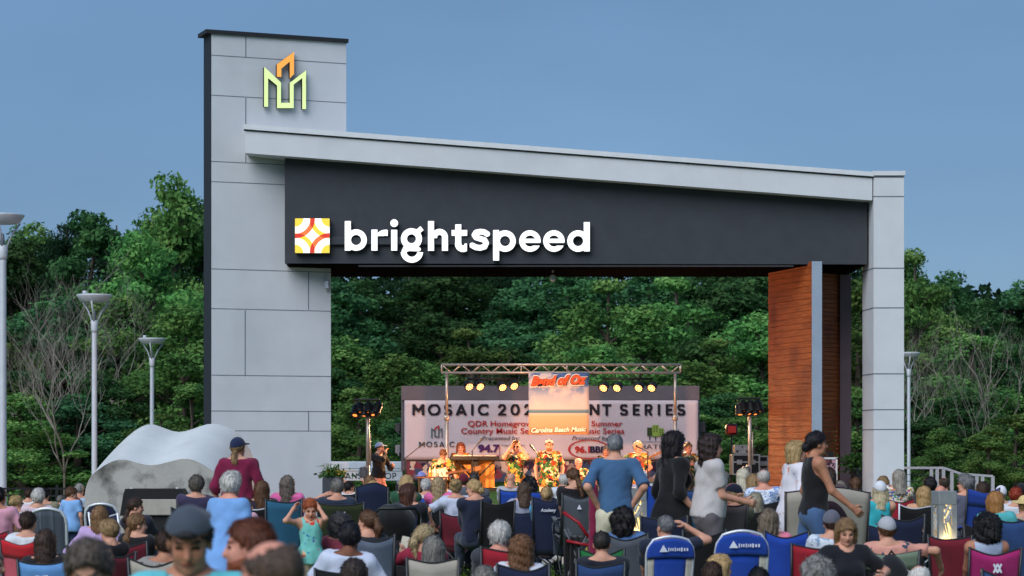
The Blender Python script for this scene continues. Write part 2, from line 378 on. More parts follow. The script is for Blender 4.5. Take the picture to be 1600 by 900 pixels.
# sloped roof fascia
def wp2(px, py, Y): return (wx(px, Y), wz(py, Y))
b = MB(); b.prism([wp2(383, 203, CY + .01), wp2(383, 239, CY + .01), wp2(1363, 313, CY + .01), wp2(1363, 277, CY + .01)], CY + .01, 46.2); roof = pv(b, 'roof', m_wall)
b = MB(); b.prism([wp2(380.5, 194, CY), wp2(380.5, 202, CY), wp2(1364.5, 276, CY), wp2(1364.5, 269, CY)], CY - .04, 46.3); pv(b, 'coping', m_cap, roof)
b = MB(); b.prism([wp2(381, 202.3, CY), wp2(381, 204, CY), wp2(1363.5, 278, CY), wp2(1363.5, 276.3, CY)], CY - .012, CY + .05); pv(b, 'shadow_gap', m_trim, roof)
# charcoal sign box with soffit
BY = 43.35
b = MB(); b.prism([wp2(445, 236, BY), wp2(445, 411.5, BY), wp2(1355, 413, BY), wp2(1355, 320, BY), wp2(1355, 308, BY)], BY, 46.2); box = pv(b, 'sign_box', m_dark)
zb = wz(413, BY)
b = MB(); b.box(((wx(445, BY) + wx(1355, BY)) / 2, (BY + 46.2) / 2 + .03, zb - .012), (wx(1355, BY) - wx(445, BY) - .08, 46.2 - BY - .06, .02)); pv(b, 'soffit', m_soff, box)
b = MB(); b.box((wx(900, BY), BY + .02, zb - .03), (wx(1200, BY) - wx(520, BY), .03, .03)); pv(b, 'drip_edge', mat('#3a3b3e', .9, .1, spec=.05, name='drip_metal'), box)
# wooden wing walls under the right end
m_wood = mat('#87461c', .6, .4, 2.2, .35, 30, 0, (1.2, 1.2, 16), spec=.35, name='cedar_cladding', blotch=('#5a220a', 1.6, .7))
m_wood2 = mat('#5e2a14', .6, .3, 2.2, .35, 30, 0, (1, 1, 14), name='shaded_cedar')
m_blue = mat('#8896a6', .6, .06, 3, .05, name='grey_blue_panel')
def slabwall(mb, p0, p1, z0, z1, th):
    p0, p1 = Vector(p0), Vector(p1); d = (p1 - p0).normalized(); n = Vector((-d.y, d.x)); q = [p0, p1, p1 + n * th, p0 + n * th]
    plan(mb, [(v.x, v.y) for v in q], z0, z1)
wF = Vector((wx(1268, 43.2), 43.2)); wB = Vector((wx(1200.5, 45.2), 45.2)); dW = (wF - wB).normalized(); nW = Vector((-dW.y, dW.x))
wzT = wz(408.5, 43.2)
wing = MB(); npl = 46; rr = random.Random(3)
ph = wzT / npl
b = MB()
for i in range(npl):
    k = rr.uniform(-.006, .006); slabwall(b, wB - nW * k, wF - nW * k, i * ph + .008, (i + 1) * ph, .16)
slabwall(b, wB + nW * .02, wF + nW * .02, 0, wzT - .02, .12)
ww = pv(b, 'wood_wall', m_wood)
b = MB(); plan(b, [(wF.x + .004, wF.y - .03), (wx(1284, 43.2), 43.17), (wx(1284, 43.2) - .02, 43.6), (wF.x + .004, 43.6)], 0, wzT); pv(b, 'end_panel', m_blue, ww)
b = MB(); npl = 60; ph = zb / npl
for i in range(npl): k = rr.uniform(-.006, .006); plan(b, [(wx(1284, 45.2), 45.2 + k), (wx(1313, 45.6), 45.6 + k), (wx(1313, 45.6), 45.8), (wx(1284, 45.2), 45.8)], i * ph + .008, (i + 1) * ph)
w2 = pv(b, 'wood_wall', m_wood)
b = MB(); plan(b, [(wx(1312.5, 45.5), 45.5), (wx(1330, 45.5), 45.5), (wx(1330, 45.5), 46), (wx(1312.5, 45.5), 46)], 0, zb - .03); pv(b, 'end_panel', mat('#6f5c62', .8, .1, 3, .1, name='mauve_panel'), w2)
# fixtures on the pavilion
b = MB(); X, Y = wx(864, 44.5), 44.5; b.tube([(X, Y, zb - .02), (X, Y, zb - .06)], .02); b.lathe([(.03, -.03), (.055, 0), (.05, .08), (.02, .1)], (X, Y, zb - .2), 14); pv(b, 'soffit_light', metal('#b9bcc0'), box)
x_, y_, t_ = tface(511); b = MB(); b.tube([(x_, y_ - .05, wz(416, y_)), (x_, y_ - .05, wz(440, y_))], .012); b.box((x_, y_ - .06, wz(445, y_)), (.085, .1, .15), None, .012); b.lathe([(.012, 0), (.022, .02), (.01, .04)], (x_, y_ - .06, wz(455, y_)), 10); pv(b, 'junction_box', metal('#a9b1ba'), tower)

# lit logo on the tower: folded M outline with an orange roof
def logo_outline(fr):
    return None
m_lime = emit('#cfe69a', .72, 'lit_lime_face', .15); m_or = emit('#f0a148', .72, 'lit_orange_face', .2)
lg = tag(empty('tower_logo', (0, 0, 0)), 'lit green and orange folded M emblem on the tower', 'logo sign')
ca, sa = math.cos(TA), math.sin(TA)
def tpt(px, py, d):
    x, y, t = tface(px); return t, wz(py, y)
def tower_prism(mb, pts, d0, d1):
    n = len(pts); q = [tpt(px, py, 0) for px, py in pts]
    P = lambda t, d: (TX + t * ca - d * sa, TY + t * sa + d * ca)
    V = [(*P(t, d0), z) for t, z in q] + [(*P(t, d1), z) for t, z in q]
    mb.addm(V, [list(range(n)), list(range(n, 2 * n))[::-1]] + [[i, i + n, (i + 1) % n + n, (i + 1) % n] for i in range(n)])
sx = lambda X: 300 + X / 3.3325; sy = lambda Y: 30 + Y / 3.3325
def band_pts(c): return [(sx(x), sy(y)) for x, y in c]
green = band_pts([(367, 460), (367, 254), (453, 335), (453, 440), (500, 440), (500, 336), (583, 272), (583, 472), (565, 472), (565, 310), (519, 345), (519, 467), (434, 467), (434, 350), (386, 310), (386, 460)])
orange = band_pts([(438, 305), (433, 303), (433, 240), (521, 175), (521, 290), (500, 312), (500, 225), (455, 262), (455, 305)])
for nm, pts, mm in (('emblem', green, m_lime), ('emblem_roof', orange, m_or)):
    f = MB(); tower_prism(f, pts, -.125, -.11); r_ = MB(); tower_prism(r_, pts, -.109, -.03)
    fo = f.build(nm, mm, lg); r_.build('return_edge', m_trim, fo)

# brightspeed letters, drawn in the pixels of the photo enlarged three times, then scaled onto the box face
k3 = 1600 / 520.; SG = BY - .13; U = SG / F / k3
m_white = emit('#ffffff', .70, 'lit_white_face', .03)
sign = tag(empty('sign_lettering', (wx(430, SG), SG, wz(320, SG))), 'lit white brightspeed channel letters along the charcoal box', 'sign')
def ring(x, z, cx, cz, r, wd): return np.abs(np.hypot(x - cx, z - cz) - r) - wd
def letter(ch, X0, fn, bounds, dx=0):
    M = Matrix.Diagonal((U, 1, U, 1))
    o = shape2d('letter', lambda x, z: fn(x, -z) / 1., (bounds[0], -bounds[3], bounds[2], -bounds[1]), 1.6, .012, m_white, sign, M)
    r = shape2d('return_edge', lambda x, z: fn(x, -z), (bounds[0], -bounds[3], bounds[2], -bounds[1]), 3., .1, m_trim, o, Matrix.Translation((0, .0125, 0)))
    return o
W2 = 14.5
def L_b(x, z): return np.minimum(flat(x, z, (349, 78), (349, 220), W2), ring(x, z, 389, 169, 38, W2 - 1))
def L_r(x, z):
    d = flat(x, z, (477, 119), (477, 220), W2); s = np.maximum(ring(x, z, 530, 170, 36, W2), np.maximum(x - 541, z - 150)); return np.minimum(d, np.maximum(s, 460 - x))
def L_i(x, z): return np.minimum(flat(x, z, (572, 120), (572, 220), W2), np.hypot(x - 572, z - 88) - 18.5)
def L_g(x, z):
    d = ring(x, z, 655, 163, 36, W2); d = np.minimum(d, flat(x, z, (674, 138), (706, 112), 12))
    lower = np.maximum(ring(x, z, 657, 224, 40, 14), 228 - z); lower = np.minimum(lower, pl(x, z, [(618, 222), (640, 212), (690, 214)] , 10))
    return np.minimum(d, np.minimum(lower, pl(x, z, [(625, 205), (616, 226)], 9)))
def L_h(x, z):
    a = np.minimum(flat(x, z, (749, 78), (749, 221), W2), flat(x, z, (816, 160), (816, 221), W2))
    return np.minimum(a, np.maximum(ring(x, z, 790, 156, 26, W2), z - 160))
def L_t(x, z):
    a = np.minimum(flat(x, z, (880, 94), (880, 190), W2), flat(x, z, (848, 135), (923, 135), 14))
    return np.minimum(a, np.maximum(np.maximum(ring(x, z, 903, 188, 23, 16), 186 - z), x - 922))
def L_s(x, z): return pl(x, z, [(1019, 140), (1004, 131), (986, 129), (966, 133), (958, 145), (966, 157), (985, 163), (1006, 169), (1014, 184), (1006, 201), (985, 207), (964, 204), (947, 195)], 13.5)
def L_p(x, z): return np.minimum(flat(x, z, (1062, 121), (1062, 268), W2), ring(x, z, 1105, 174, 38, W2 - 1))
def mk_e(cx):
    def f(x, z):
        d = ring(x, z, cx, 174, 39, W2 - 2); g = np.maximum(np.maximum(x - (cx + 60), (cx + 8) - x), np.maximum(181 - z, z - 196)); d = np.maximum(d, -g)
        return np.minimum(d, flat(x, z, (cx - 40, 173), (cx + 50, 173), 10))
    return f
def L_d(x, z): return np.minimum(flat(x, z, (1498, 83), (1498, 224), W2), ring(x, z, 1456, 174, 38, W2 - 1))
for fn, bb in [(L_b, (330, 76, 446, 224)), (L_r, (458, 112, 544, 224)), (L_i, (552, 66, 594, 224)), (L_g, (598, 100, 718, 282)), (L_h, (730, 76, 836, 224)), (L_t, (845, 92, 926, 226)), (L_s, (936, 112, 1036, 230)),
               (L_p, (1043, 115, 1162, 270)), (mk_e(1225), (1168, 118, 1282, 230)), (mk_e(1340), (1284, 118, 1397, 230)), (L_d, (1400, 80, 1518, 228))]:
    letter('', 0, fn, bb)
rb = MB(); rb.box((wx(687, BY), BY - .045, wz(377, BY)), (wx(924, BY) - wx(516, BY) + .1, .08, 12 * BY / F), None, .01); ro = rb.build('raceway', m_dark, None); ro.parent = sign; ro.matrix_parent_inverse = Matrix.Translation(sign.location).inverted()
# square logo with quarter circles
SB = BY - .16; xl, xr_ = wx(461, SB), wx(515, SB); zl, zh = wz(395.5, SB), wz(341, SB); sq = xr_ - xl; h2 = sq / 2
lb = tag(empty('square_logo', ((xl + xr_) / 2, SB, (zl + zh) / 2)), 'lit square logo box of yellow, red and white quarter circles', 'logo sign')
b = MB(); b.box((0, .08, 0), (sq, .14, sq), None, .004); lbx = b.build('cabinet', m_trim, lb)
m_yel = emit('#e0c33a', .7, 'lit_yellow', .05); m_red = emit('#c42a16', .7, 'lit_red', .05); m_org = emit('#e06a30', .72, 'lit_orange', .05)
res = sq / 70
insq = lambda x, z: np.maximum(np.abs(x), np.abs(z)) - h2
shape2d('white_face', lambda x, z: insq(x, z), (-h2, -h2, h2, h2), res, .004, m_white, lb)
def qring(cx, cz, r, wd): return lambda x, z: np.maximum(ring(x, z, cx, cz, r, wd), insq(x, z) + .0)
def front(o, d): o.location.y -= d; return o
for i, (cx, cz) in enumerate([(-h2, h2), (h2, h2), (-h2, -h2), (h2, -h2)]):
    front(shape2d('quarter_disc', lambda x, z: np.maximum(np.hypot(x - cx, z - cz) - .24 * sq, insq(x, z)), (-h2, -h2, h2, h2), res, .003, m_yel, lb), .004)
    red = i in (0, 3)
    front(shape2d('quarter_ring', qring(cx, cz, .51 * sq, .065 * sq), (-h2, -h2, h2, h2), res, .003, m_org if red else m_yel, lb), .006 + .003 * red)
    if red:
        for cx2, cz2 in ((-h2, -h2), (h2, h2)):
            front(shape2d('overlap', lambda x, z: np.maximum(qring(cx, cz, .51 * sq, .065 * sq)(x, z), ring(x, z, cx2, cz2, .51 * sq, .07 * sq)), (-h2, -h2, h2, h2), res, .003, m_red, lb), .012)

# ------------------------------------------------------------------ banner wall behind the band
NY = 55.0
m_ban = mat('#b6a9ad', .8, .05, 2, .3, 2.2, name='vinyl_banner'); m_ink = mat('#16141c', .8, .1, name='black_ink'); m_redink = mat('#9e1f1f', .8, .1, name='red_ink')
bw = tag(empty('banner_wall', (wx(860, NY), NY, 0)), 'mauve banner wall printed with the concert series name behind the band', 'banner wall')
bi = -Vector(bw.location)
def nb(mb, name, m, parent=bw, smooth=False):
    mb.v = [(x + bi.x, y + bi.y, z) for x, y, z in mb.v]; return mb.build(name, m, parent, smooth)
b = MB(); b.box((wx(860, NY), NY + .55, wz(690, NY) / 1 + .3), (wx(1094, NY) - wx(627, NY), 1.0, 0.01 + 2 * (wz(603, NY) - wz(690, NY) - .3)), None, .03); nb(b, 'cabinet', mat('#4e4a50', .8, .1, 3, .1, name='grey_cabinet'))
b = MB(); b.box((wx(860, NY), NY + .03, wz(614, NY)), (wx(1093, NY) - wx(628, NY), .08, 22 * NY / F)); nb(b, 'header', mat('#5a555b', .8, .1, 3, .1, name='grey_header'))
bx0, bx1, bz0, bz1 = wx(632, NY), wx(1091, NY), wz(718, NY), wz(625.5, NY)
b = MB(); b.sheet(lambda u, v: (bx0 + (bx1 - bx0) * u, NY + .0 + .006 * math.sin(u * 43) * math.sin(v * 9 + u * 7), bz0 + (bz1 - bz0) * v), 90, 14, .01); banner = nb(b, 'banner', m_ban, bw, True)
b = MB(); b.box((wx(860, NY), NY + .02, wz(737, NY)), (wx(1085, NY) - wx(636, NY), .03, 32 * NY / F)); nb(b, 'photo_skirt', pattern(('#241a2e', '#5a4a52', '#8a7468', '#33405a', '#6b2f38', '#b09a8a', '#1a1a22'), 7))
TYN = NY - .03
def BX(px): return wx(px, NY) + bi.x
def BZ(py): return wz(py, NY)
yl = -.03
def st_(s, x0, x1, y0, y1, wt, m): return stroke_text('lettering', s, BX(x0), BX(x1), BZ(y1), (y1 - y0) * NY / F, wt, m, banner, yl)
for s, x0, x1 in (('MOSAIC', 645, 763), ('2024', 778.5, 852), ('EVENT', 868, 954), ('SERIES', 969, 1070)): st_(s, x0, x1, 631.5, 649, .115, m_ink)
st_('MOSAIC', 655, 710, 690, 698.5, .075, m_ink)
def tx(s, x0, x1, y0, y1, m, **k): return text('lettering', s, BX(x0), BX(x1), BZ(y1), (y1 - y0) * NY / F, m, banner, yl, **k)
tx('QDR Homegrown', 731, 838, 657, 666, m_redink, bold=.012); tx('Country Music Series', 720.5, 848, 668.5, 677.5, m_redink, bold=.012)
tx('Summer', 924, 972.5, 657, 666, m_redink, bold=.012); tx('Beach Music Series', 869, 975, 668.5, 677.5, m_redink, bold=.012)
m_greyink = mat('#4a454c', .8, .1, name='grey_ink'); m_pur = mat('#3a1550', .8, .1, name='purple_ink'); m_navy = mat('#14183a', .8, .1, name='navy_ink')
tx('Presented by:', 753, 812, 681, 687.5, m_greyink, shear=.25); tx('Presented by:', 894, 952, 681, 687.5, m_greyink, shear=.25)
tx('94.7', 747, 781, 694.5, 706, m_pur, bold=.05); tx('QDR', 780, 816, 697, 711, m_redink, bold=.04, shear=.25); tx("Today's Best Country", 783, 820, 694, 697, m_greyink)
tx('96.1', 898, 921.5, 697, 707, m_redink, bold=.04); tx('BBB', 922, 947, 697, 707, m_navy, bold=.04)
tx('CHATHAM', 988, 1061, 694, 701.5, m_greyink)
pxm = NY / F
shape2d('oval_ring', lambda x, z: np.abs(np.hypot(x / 31, z / 14.5) - 1) * 15 - .7, (-33, -17, 33, 17), .5, .004, m_redink, banner, Matrix.Translation((BX(920), yl, BZ(702))) @ Matrix.Diagonal((pxm, 1, pxm, 1)))
b = MB(); b.box((BX(1025), yl, BZ(690.5)), (74 * pxm, .006, .6 * pxm)); b.build('rule_line', m_greyink, banner); b = MB(); b.box((BX(764), yl, BZ(711.5)), (36 * pxm, .006, 1.0 * pxm)); b.build('rule_line', m_redink, banner)
m_gr1 = mat('#3d4a22', .8, .1, name='green_ink'); m_gr2 = mat('#7d9440', .8, .1, name='lime_ink')
for cx, wd, y0, y1, mm in ((1015, 8, 668, 681, m_gr1), (1024, 10, 664, 682, m_gr2), (1033, 8, 669, 681, m_gr2)):
    b = MB(); b.box((BX(cx), yl, BZ((y0 + y1) / 2)), (wd * pxm, .006, (y1 - y0) * pxm), None, 0); t_ = b.build('tree_emblem', mm, banner)
    b = MB()
    for ix in (-1, 1):
        for iz in range(3): b.box((BX(cx + ix * wd * .2), yl - .006, BZ(y0 + 3 + iz * 3.4)), (1.6 * pxm, .004, 1.8 * pxm))
    b.box((BX(cx), yl, BZ(y1 + 3.4)), (1.4 * pxm, .006, 6 * pxm)); b.build('emblem_detail', m_ink, t_)
def poly_stroke(pts, wt, bounds, res, m, parent, M): return shape2d('folded_emblem', lambda x, z: pl(x, z, pts, wt), bounds, res, .004, m, parent, M)
Mg = Matrix.Translation((BX(682.5), yl, BZ(675))) @ Matrix.Diagonal((pxm, 1, pxm, 1))
poly_stroke([(-8, -8.5), (-8, 5), (-3, 1.5), (-3, -7.5), (3, -7.5), (3, 1.5), (8, 5), (8, -8.5)], .9, (-10, -10, 10, 8), .45, mat('#42585a', .8, .1, name='teal_ink'), banner, Mg)
poly_stroke([(-3, 3), (-3, 5.5), (3, 9.5), (3, 3)], .9, (-5, 1, 5, 12), .45, m_redink, banner, Mg)
# boxes clipped to the left side of the banner wall
for py, col in ((668, '#37373c'), (702, '#77777c')):
    b = MB(); X = wx(621, NY); b.box((X, NY + .3, wz(py, NY)), (.13, .2, .2), None, .02); b.box((X + .07, NY + .3, wz(py, NY) - .02), (.06, .05, .05)); b.tube([(X, NY + .2, wz(py, NY) - .08), (X + .03, NY + .17, wz(py, NY) - .15)], .015)
    tag(b.build('wall_speaker', metal(col)), 'small %s box bracketed to the left edge of the banner wall' % ('charcoal upper' if py < 680 else 'pale grey lower'), 'speaker', 'boxes on the banner wall')
for py in (672,):
    b = MB(); X = wx(1098, NY); b.box((X, NY + .3, wz(py - 5, NY)), (.16, .2, .26), None, .02); b.tube([(X - .06, NY + .25, wz(py + 2, NY)), (X, NY + .2, wz(py + 8, NY)), (X + .08, NY + .2, wz(py + 10, NY))], .03); b.box((X - .05, NY + .3, wz(py, NY)), (.1, .05, .05))
    tag(b.build('wall_speaker', metal('#37373c')), 'dark lamp box bracketed to the right edge of the banner wall', 'speaker', 'boxes on the banner wall')

# ------------------------------------------------------------------ lighting truss and band banner
UY = 52.0; m_tr = mat('#b3a79a', .4, .15, 8, .05, 80, .6, spec=.5, name='aluminium')
tr = tag(empty('lighting_truss', (wx(877, UY), UY, 0)), 'aluminium lattice truss on two posts above the band', 'truss'); ti = -Vector(tr.location)
def tb(mb, name, m, parent=tr, smooth=True):
    mb.v = [(x + ti.x, y + ti.y, z) for x, y, z in mb.v]; return mb.build(name, m, parent, smooth)
x0, x1, zt0, zb0 = wx(690, UY), wx(1063, UY), wz(570, UY), wz(582.5, UY)
b = MB()
for y in (UY - .12, UY + .12):
    for z in (zt0, zb0): b.tube([(x0, y, z), (x1, y, z)], .024, 8)
tb(b, 'chord', m_tr)
b = MB(); n = 24
for i in range(n):
    xa_, xb_ = x0 + (x1 - x0) * i / n, x0 + (x1 - x0) * (i + 1) / n
    for y in (UY - .12, UY + .12): b.tube([(xa_, y, zb0 if i % 2 else zt0), (xb_, y, zt0 if i % 2 else zb0)], .011, 6)
    b.tube([(xa_, UY - .12, zb0), (xb_, UY + .12, zb0)], .009, 5)
for i in (0, 8, 12.6, 24):
    X = x0 + (x1 - x0) * i / n
    for y in (UY - .12, UY + .12): b.tube([(X, y, zb0), (X, y, zt0)], .016, 6)
tb(b, 'lattice', m_tr)
for px in (698, 1055):
    b = MB(); b.tube([(wx(px, UY), UY, .12), (wx(px, UY), UY, wz(650, UY))], .045, 10); b.tube([(wx(px, UY), UY, wz(650, UY)), (wx(px, UY), UY, zb0 - .02)], .032, 10); b.box((wx(px, UY), UY, wz(653, UY)), (.12, .12, .12), None, .02)
    for a in range(3): b.tube([(wx(px, UY), UY, .7), (wx(px, UY) + .5 * math.cos(a * 2.09 + .5), UY + .5 * math.sin(a * 2.09 + .5), .14)], .02)
    tb(b, 'post', m_tr)
for a, c in ((730, 806), (941, 1020)):
    b = MB(); b.tube([(wx(a, UY), UY - .05, wz(592, UY)), (wx(c, UY), UY - .05, wz(592, UY))], .022)
    for q in (.25, .75): X = wx(a + (c - a) * q, UY); b.tube([(X, UY - .05, wz(592, UY)), (X, UY - .05, zb0)], .015)
    tb(b, 'lamp_bar', metal('#17171a'))
m_led = emit('#ffb872', 3.2, 'lamp_lens', .1)
names = ['far left', 'second', 'third', 'fourth', 'fifth', 'sixth', 'seventh', 'far right']
for i, (px, py) in enumerate([(733, 604), (750, 604), (785, 605), (803, 603), (943, 606), (964, 606), (998, 606), (1018, 606)]):
    e = tag(empty('stage_light', (wx(px, UY), UY - .06, wz(py, UY))), 'lit round stage spotlight, %s of eight on the truss' % (names[i] if 'far' in names[i] else names[i] + ' from the left'), 'stage light', 'spotlights on the truss')
    aim = Vector((.35 * (1 if i < 4 else -1), -.8, -.55)).normalized(); q = Vector((0, 0, 1)).rotation_difference(aim); lk = (Vector((0, 0, 0)) - Vector((0, 0, 0)))
    b = MB(); b.lathe([(.05, -.16), (.09, -.1), (.1, 0), (.108, .02), (.095, .02)], n=18); bd = b.build('housing', metal('#141416'), e, True); bd.rotation_mode = 'QUATERNION'; bd.rotation_quaternion = q
    b = MB()
    for ring_, nn in ((0, 1), (.036, 6), (.07, 11)):
        for k in range(nn): b.lathe([(.014, .022), (.012, .028), (.004, .032)], (ring_ * math.cos(6.283 * k / nn), ring_ * math.sin(6.283 * k / nn), 0), 8)
    ln = b.build('lens', m_led, bd)
    b = MB(); b.lathe([(.094, .012), (.001, .016)], n=18); b.build('reflector', emit('#c88a50', 1.2, 'warm_reflector'), bd)
    b = MB(); b.tube([(-.11, 0, 0), (-.11, 0, .1), (0, 0, .16), (.11, 0, .1), (.11, 0, 0)], .01, 6); b.build('yoke', metal('#141416'), e)
    if i in (0, 2, 5, 7):
        sp = bpy.data.lights.new('spot', 'SPOT'); sp.energy = 1300; sp.color = (1, .52, .22); sp.spot_size = R(95); sp.spot_blend = .8; sp.shadow_soft_size = .1
        so_ = bpy.data.objects.new('lamp', sp); COL.objects.link(so_); so_.parent = e
        tgt = wp((700, 0, 800, 0, 0, 900, 0, 1010)[i], 740, 49.3); d = e.location + aim * .2 - tgt; so_.location = aim * .2; so_.rotation_euler = d.to_track_quat('Z', 'Y').to_euler()
PY_ = 51.7; e = tag(empty('band_banner', (wx(873, PY_), PY_, wz(631, PY_))), 'hanging beach poster lettered Band of Oz below the truss', 'banner'); pm = PY_ / F
ban = MB(); ban.sheet(lambda u, v: ((u - .5) * 94 * pm, .01 * math.sin(u * 8 + v * 4), (v - .5) * 96 * pm), 16, 16, .008)
# painted beach: sky, cloud bank, sea line and sand in one procedural print
pm_, t, bs = new_mat('beach_print'); tc = add(t, "TexCoord"); sp_ = add(t, "SeparateXYZ"); t.links.new(tc.outputs['Object'], sp_.inputs[0])
mr = add(t, "MapRange"); mr.inputs[1].default_value = -48 * pm; mr.inputs[2].default_value = 48 * pm; t.links.new(sp_.outputs[2], mr.inputs[0])
rp = add(t, "ValToRGB"); el = rp.color_ramp.elements
for i, (p, c) in enumerate([(0, '#a88460'), (.3, '#b09878'), (.34, '#b4aa9c'), (.36, '#38627c'), (.40, '#648490'), (.42, '#b4aeae'), (.62, '#9aa2b0'), (.8, '#44689a'), (1, '#33558a')]):
    q = el[i] if i < 2 else el.new(p); 
for i, (p, c) in enumerate([(0, '#a88460'), (.3, '#b09878'), (.34, '#b4aa9c'), (.36, '#38627c'), (.40, '#648490'), (.42, '#b4aeae'), (.62, '#9aa2b0'), (.8, '#44689a'), (1, '#33558a')]):
    el[i].position = p; el[i].color = (*srgb(c), 1)
nz_ = add(t, "TexNoise", Scale=2.6, Detail=6.); t.links.new(tc.outputs['Object'], nz_.inputs['Vector'])
th = add(t, "MapRange"); th.inputs[1].default_value = .44; th.inputs[2].default_value = .54; t.links.new(nz_.outputs[0], th.inputs[0])
up = add(t, "MapRange"); up.inputs[1].default_value = .42; up.inputs[2].default_value = .5; t.links.new(mr.outputs[0], up.inputs[0])
mu = add(t, "Math", operation='MULTIPLY'); t.links.new(th.outputs[0], mu.inputs[0]); t.links.new(up.outputs[0], mu.inputs[1])
mx_ = add(t, "Mix", data_type='RGBA'); t.links.new(mu.outputs[0], mx_.inputs[0]); t.links.new(mr.outputs[0], rp.inputs[0]); t.links.new(rp.outputs[0], mx_.inputs[6]); mx_.inputs[7].default_value = (*srgb('#b8b0b2'), 1)
t.links.new(mx_.outputs[2], bs.inputs['Base Color']); bs.inputs['Roughness'].default_value = .8
bo = ban.build('poster', pm_, e, True)
m_sun = mat('#d8552a', .7, .25, 3, 0, name='orange_ink'); m_pal = mat('#e8dfd0', .8, .05, name='cream_ink')
def T2(s, x0, x1, yb, h, m, y, bold, sh, tilt=0):
    o = text('lettering', s, 0, (x1 - x0) * pm, 0, h * pm, m, e, 0, bold, sh); o.location = ((x0 - 873) * pm, y, (631 - yb) * pm); o.rotation_euler = (0, -R(tilt) , 0); return o
T2('Band of Oz', 828, 919, 603, 15, m_pal, -.022, .12, .35, 2); T2('Band of Oz', 829, 918, 602.5, 14, m_navy, -.03, .08, .35, 2); T2('Band of Oz', 830, 917, 602.3, 13.6, m_sun, -.038, .05, .35, 2)
T2('Carolina Beach Music', 829, 917, 676.5, 8, m_navy, -.026, .06, .3, 1.5); T2('Carolina Beach Music', 830, 916, 676, 7.5, m_pal, -.034, .03, .3, 1.5)

# ------------------------------------------------------------------ low structures, lamps, rails, fence, planters
b = MB(); b.box((wx(572, 57), 57, wz(727, 57)), (wx(628, 57) - wx(512, 57), .4, 12 * 57 / F), None, .02); b.box((wx(515, 57), 57.1, .5), (.15, .2, 1.0)); b.box((wx(625, 57), 57.1, .5), (.15, .2, 1.0)); tag(b.build('beam_wall', mat('#a9b4bf', .7, .06, name='pale_beam')), 'long pale blue beam spanning behind the man with the microphone', 'beam')
ts = tag(empty('transit_sign', (wx(574, 56.5), 56.5, 0)), 'pale TRANSIT STOP sign board left of the stage', 'sign')
b = MB(); b.box((0, .05, wz(743.5, 56.5)), (wx(629, 56.5) - wx(519, 56.5), .08, 15.5 * 56.5 / F), None, .01); b.box((0, .05, wz(734.2, 56.5)), (wx(630, 56.5) - wx(518, 56.5), .12, .04)); bo2 = b.build('board', mat('#a3b0b8', .7, .06, name='pale_board'), ts)
for s_ in (-.7, .7): b = MB(); b.box((s_, .06, .45), (.07, .07, .8)); b.build('post', m_trim, ts)
sp2 = 56.5 / F; stroke_text('lettering', 'TRANSIT STOP', (523 - 574) * sp2, (619 - 574) * sp2, wz(748.3, 56.5), 9.5 * sp2, .075, m_ink, ts, .005)
m_lampm = mat('#b9bec4', .5, .08, 5, .03, 80, .1, spec=.5, name='pale_painted_steel'); m_glass = mat('#6d7480', .2, .1, name='lamp_diffuser')
def lamp_post(px, cup_y, Y, label, z_pole=.075, k=1.):
    zt_ = wz(cup_y, Y) / k; e = tag(empty('street_lamp', (wx(px, Y), Y, 0)), label, 'street lamp', 'cup shaped street lamps'); e.scale = (k, k, k)
    b = MB(); b.lathe([(.16, 0), (.16, .05), (.085, .1), (z_pole, .5), (z_pole * .9, zt_ - .9), (z_pole * .9, zt_ - .75)], n=14); b.build('pole', m_lampm, e, True)
    b = MB(); b.lathe([(z_pole * .95, zt_ - .98), (z_pole * 1.15, zt_ - .9), (z_pole * 1.35, zt_ - .68), (z_pole * 1.2, zt_ - .66)], n=14)
    for k in range(3): a = k * 2.094 + .5; b.tube([(z_pole * .9 * math.cos(a), z_pole * .9 * math.sin(a), zt_ - .72), (.2 * math.cos(a), .2 * math.sin(a), zt_ - .42), (.38 * math.cos(a), .38 * math.sin(a), zt_ - .18)], .024, 6)
    b.build('arm', m_lampm, e, True)
    b = MB(); b.lathe([(.3, zt_ - .19), (.36, zt_ - .175), (.46, zt_ - .03), (.47, zt_), (.44, zt_ + .012), (.1, zt_ + .02)], n=28); b.build('cup', m_lampm, e, True)
    b = MB(); b.lathe([(.03, zt_ - .66), (.045, zt_ - .6), (.03, zt_ - .44), (.012, zt_ - .4)], n=12); b.build('lamp_glass', m_glass, e, True)
    b = MB(); b.lathe([(.06, zt_ + .02), (.06, zt_ + .1), (.045, zt_ + .11)], (-.25, 0, 0), n=12); b.build('sensor', m_lampm, e, True)
lamp_post(4.5, 336, 52, 'nearest and tallest pale cup lamp, cut by the left edge', .085)
lamp_post(147.5, 461, 62, 'mid height pale cup lamp standing against the trees left of the tower')
lamp_post(237.5, 529, 65, 'smallest left pale cup lamp beside the tower', k=.8)
lamp_post(1420, 551, 64, 'pale cup lamp half hidden behind the right end column', k=.66)
# black picket fence
fe = tag(empty('metal_fence', (wx(60, 50), 50, 0)), 'black metal picket fence behind the crowd at far left', 'fence'); m_blk = metal('#0d0e10')
fx0, fx1 = wx(-60, 50) - fe.location.x, wx(330, 50) - fe.location.x; zf = wz(762, 50)
b = MB(); [b.box(((fx0 + fx1) / 2, 0, z), (fx1 - fx0, .03, .035)) for z in (zf - .02, zf - .17, .15)]; b.build('rail', m_blk, fe)
b = MB(); [b.box((fx0 + i * .11, 0, zf / 2), (.016, .016, zf - .06)) for i in range(int((fx1 - fx0) / .11))]; b.build('picket', m_blk, fe)
for i in range(int((fx1 - fx0) / 2) + 1): b = MB(); b.box((fx0 + i * 2, .01, zf / 2 + .03), (.06, .06, zf + .06)); b.build('post', m_blk, fe)
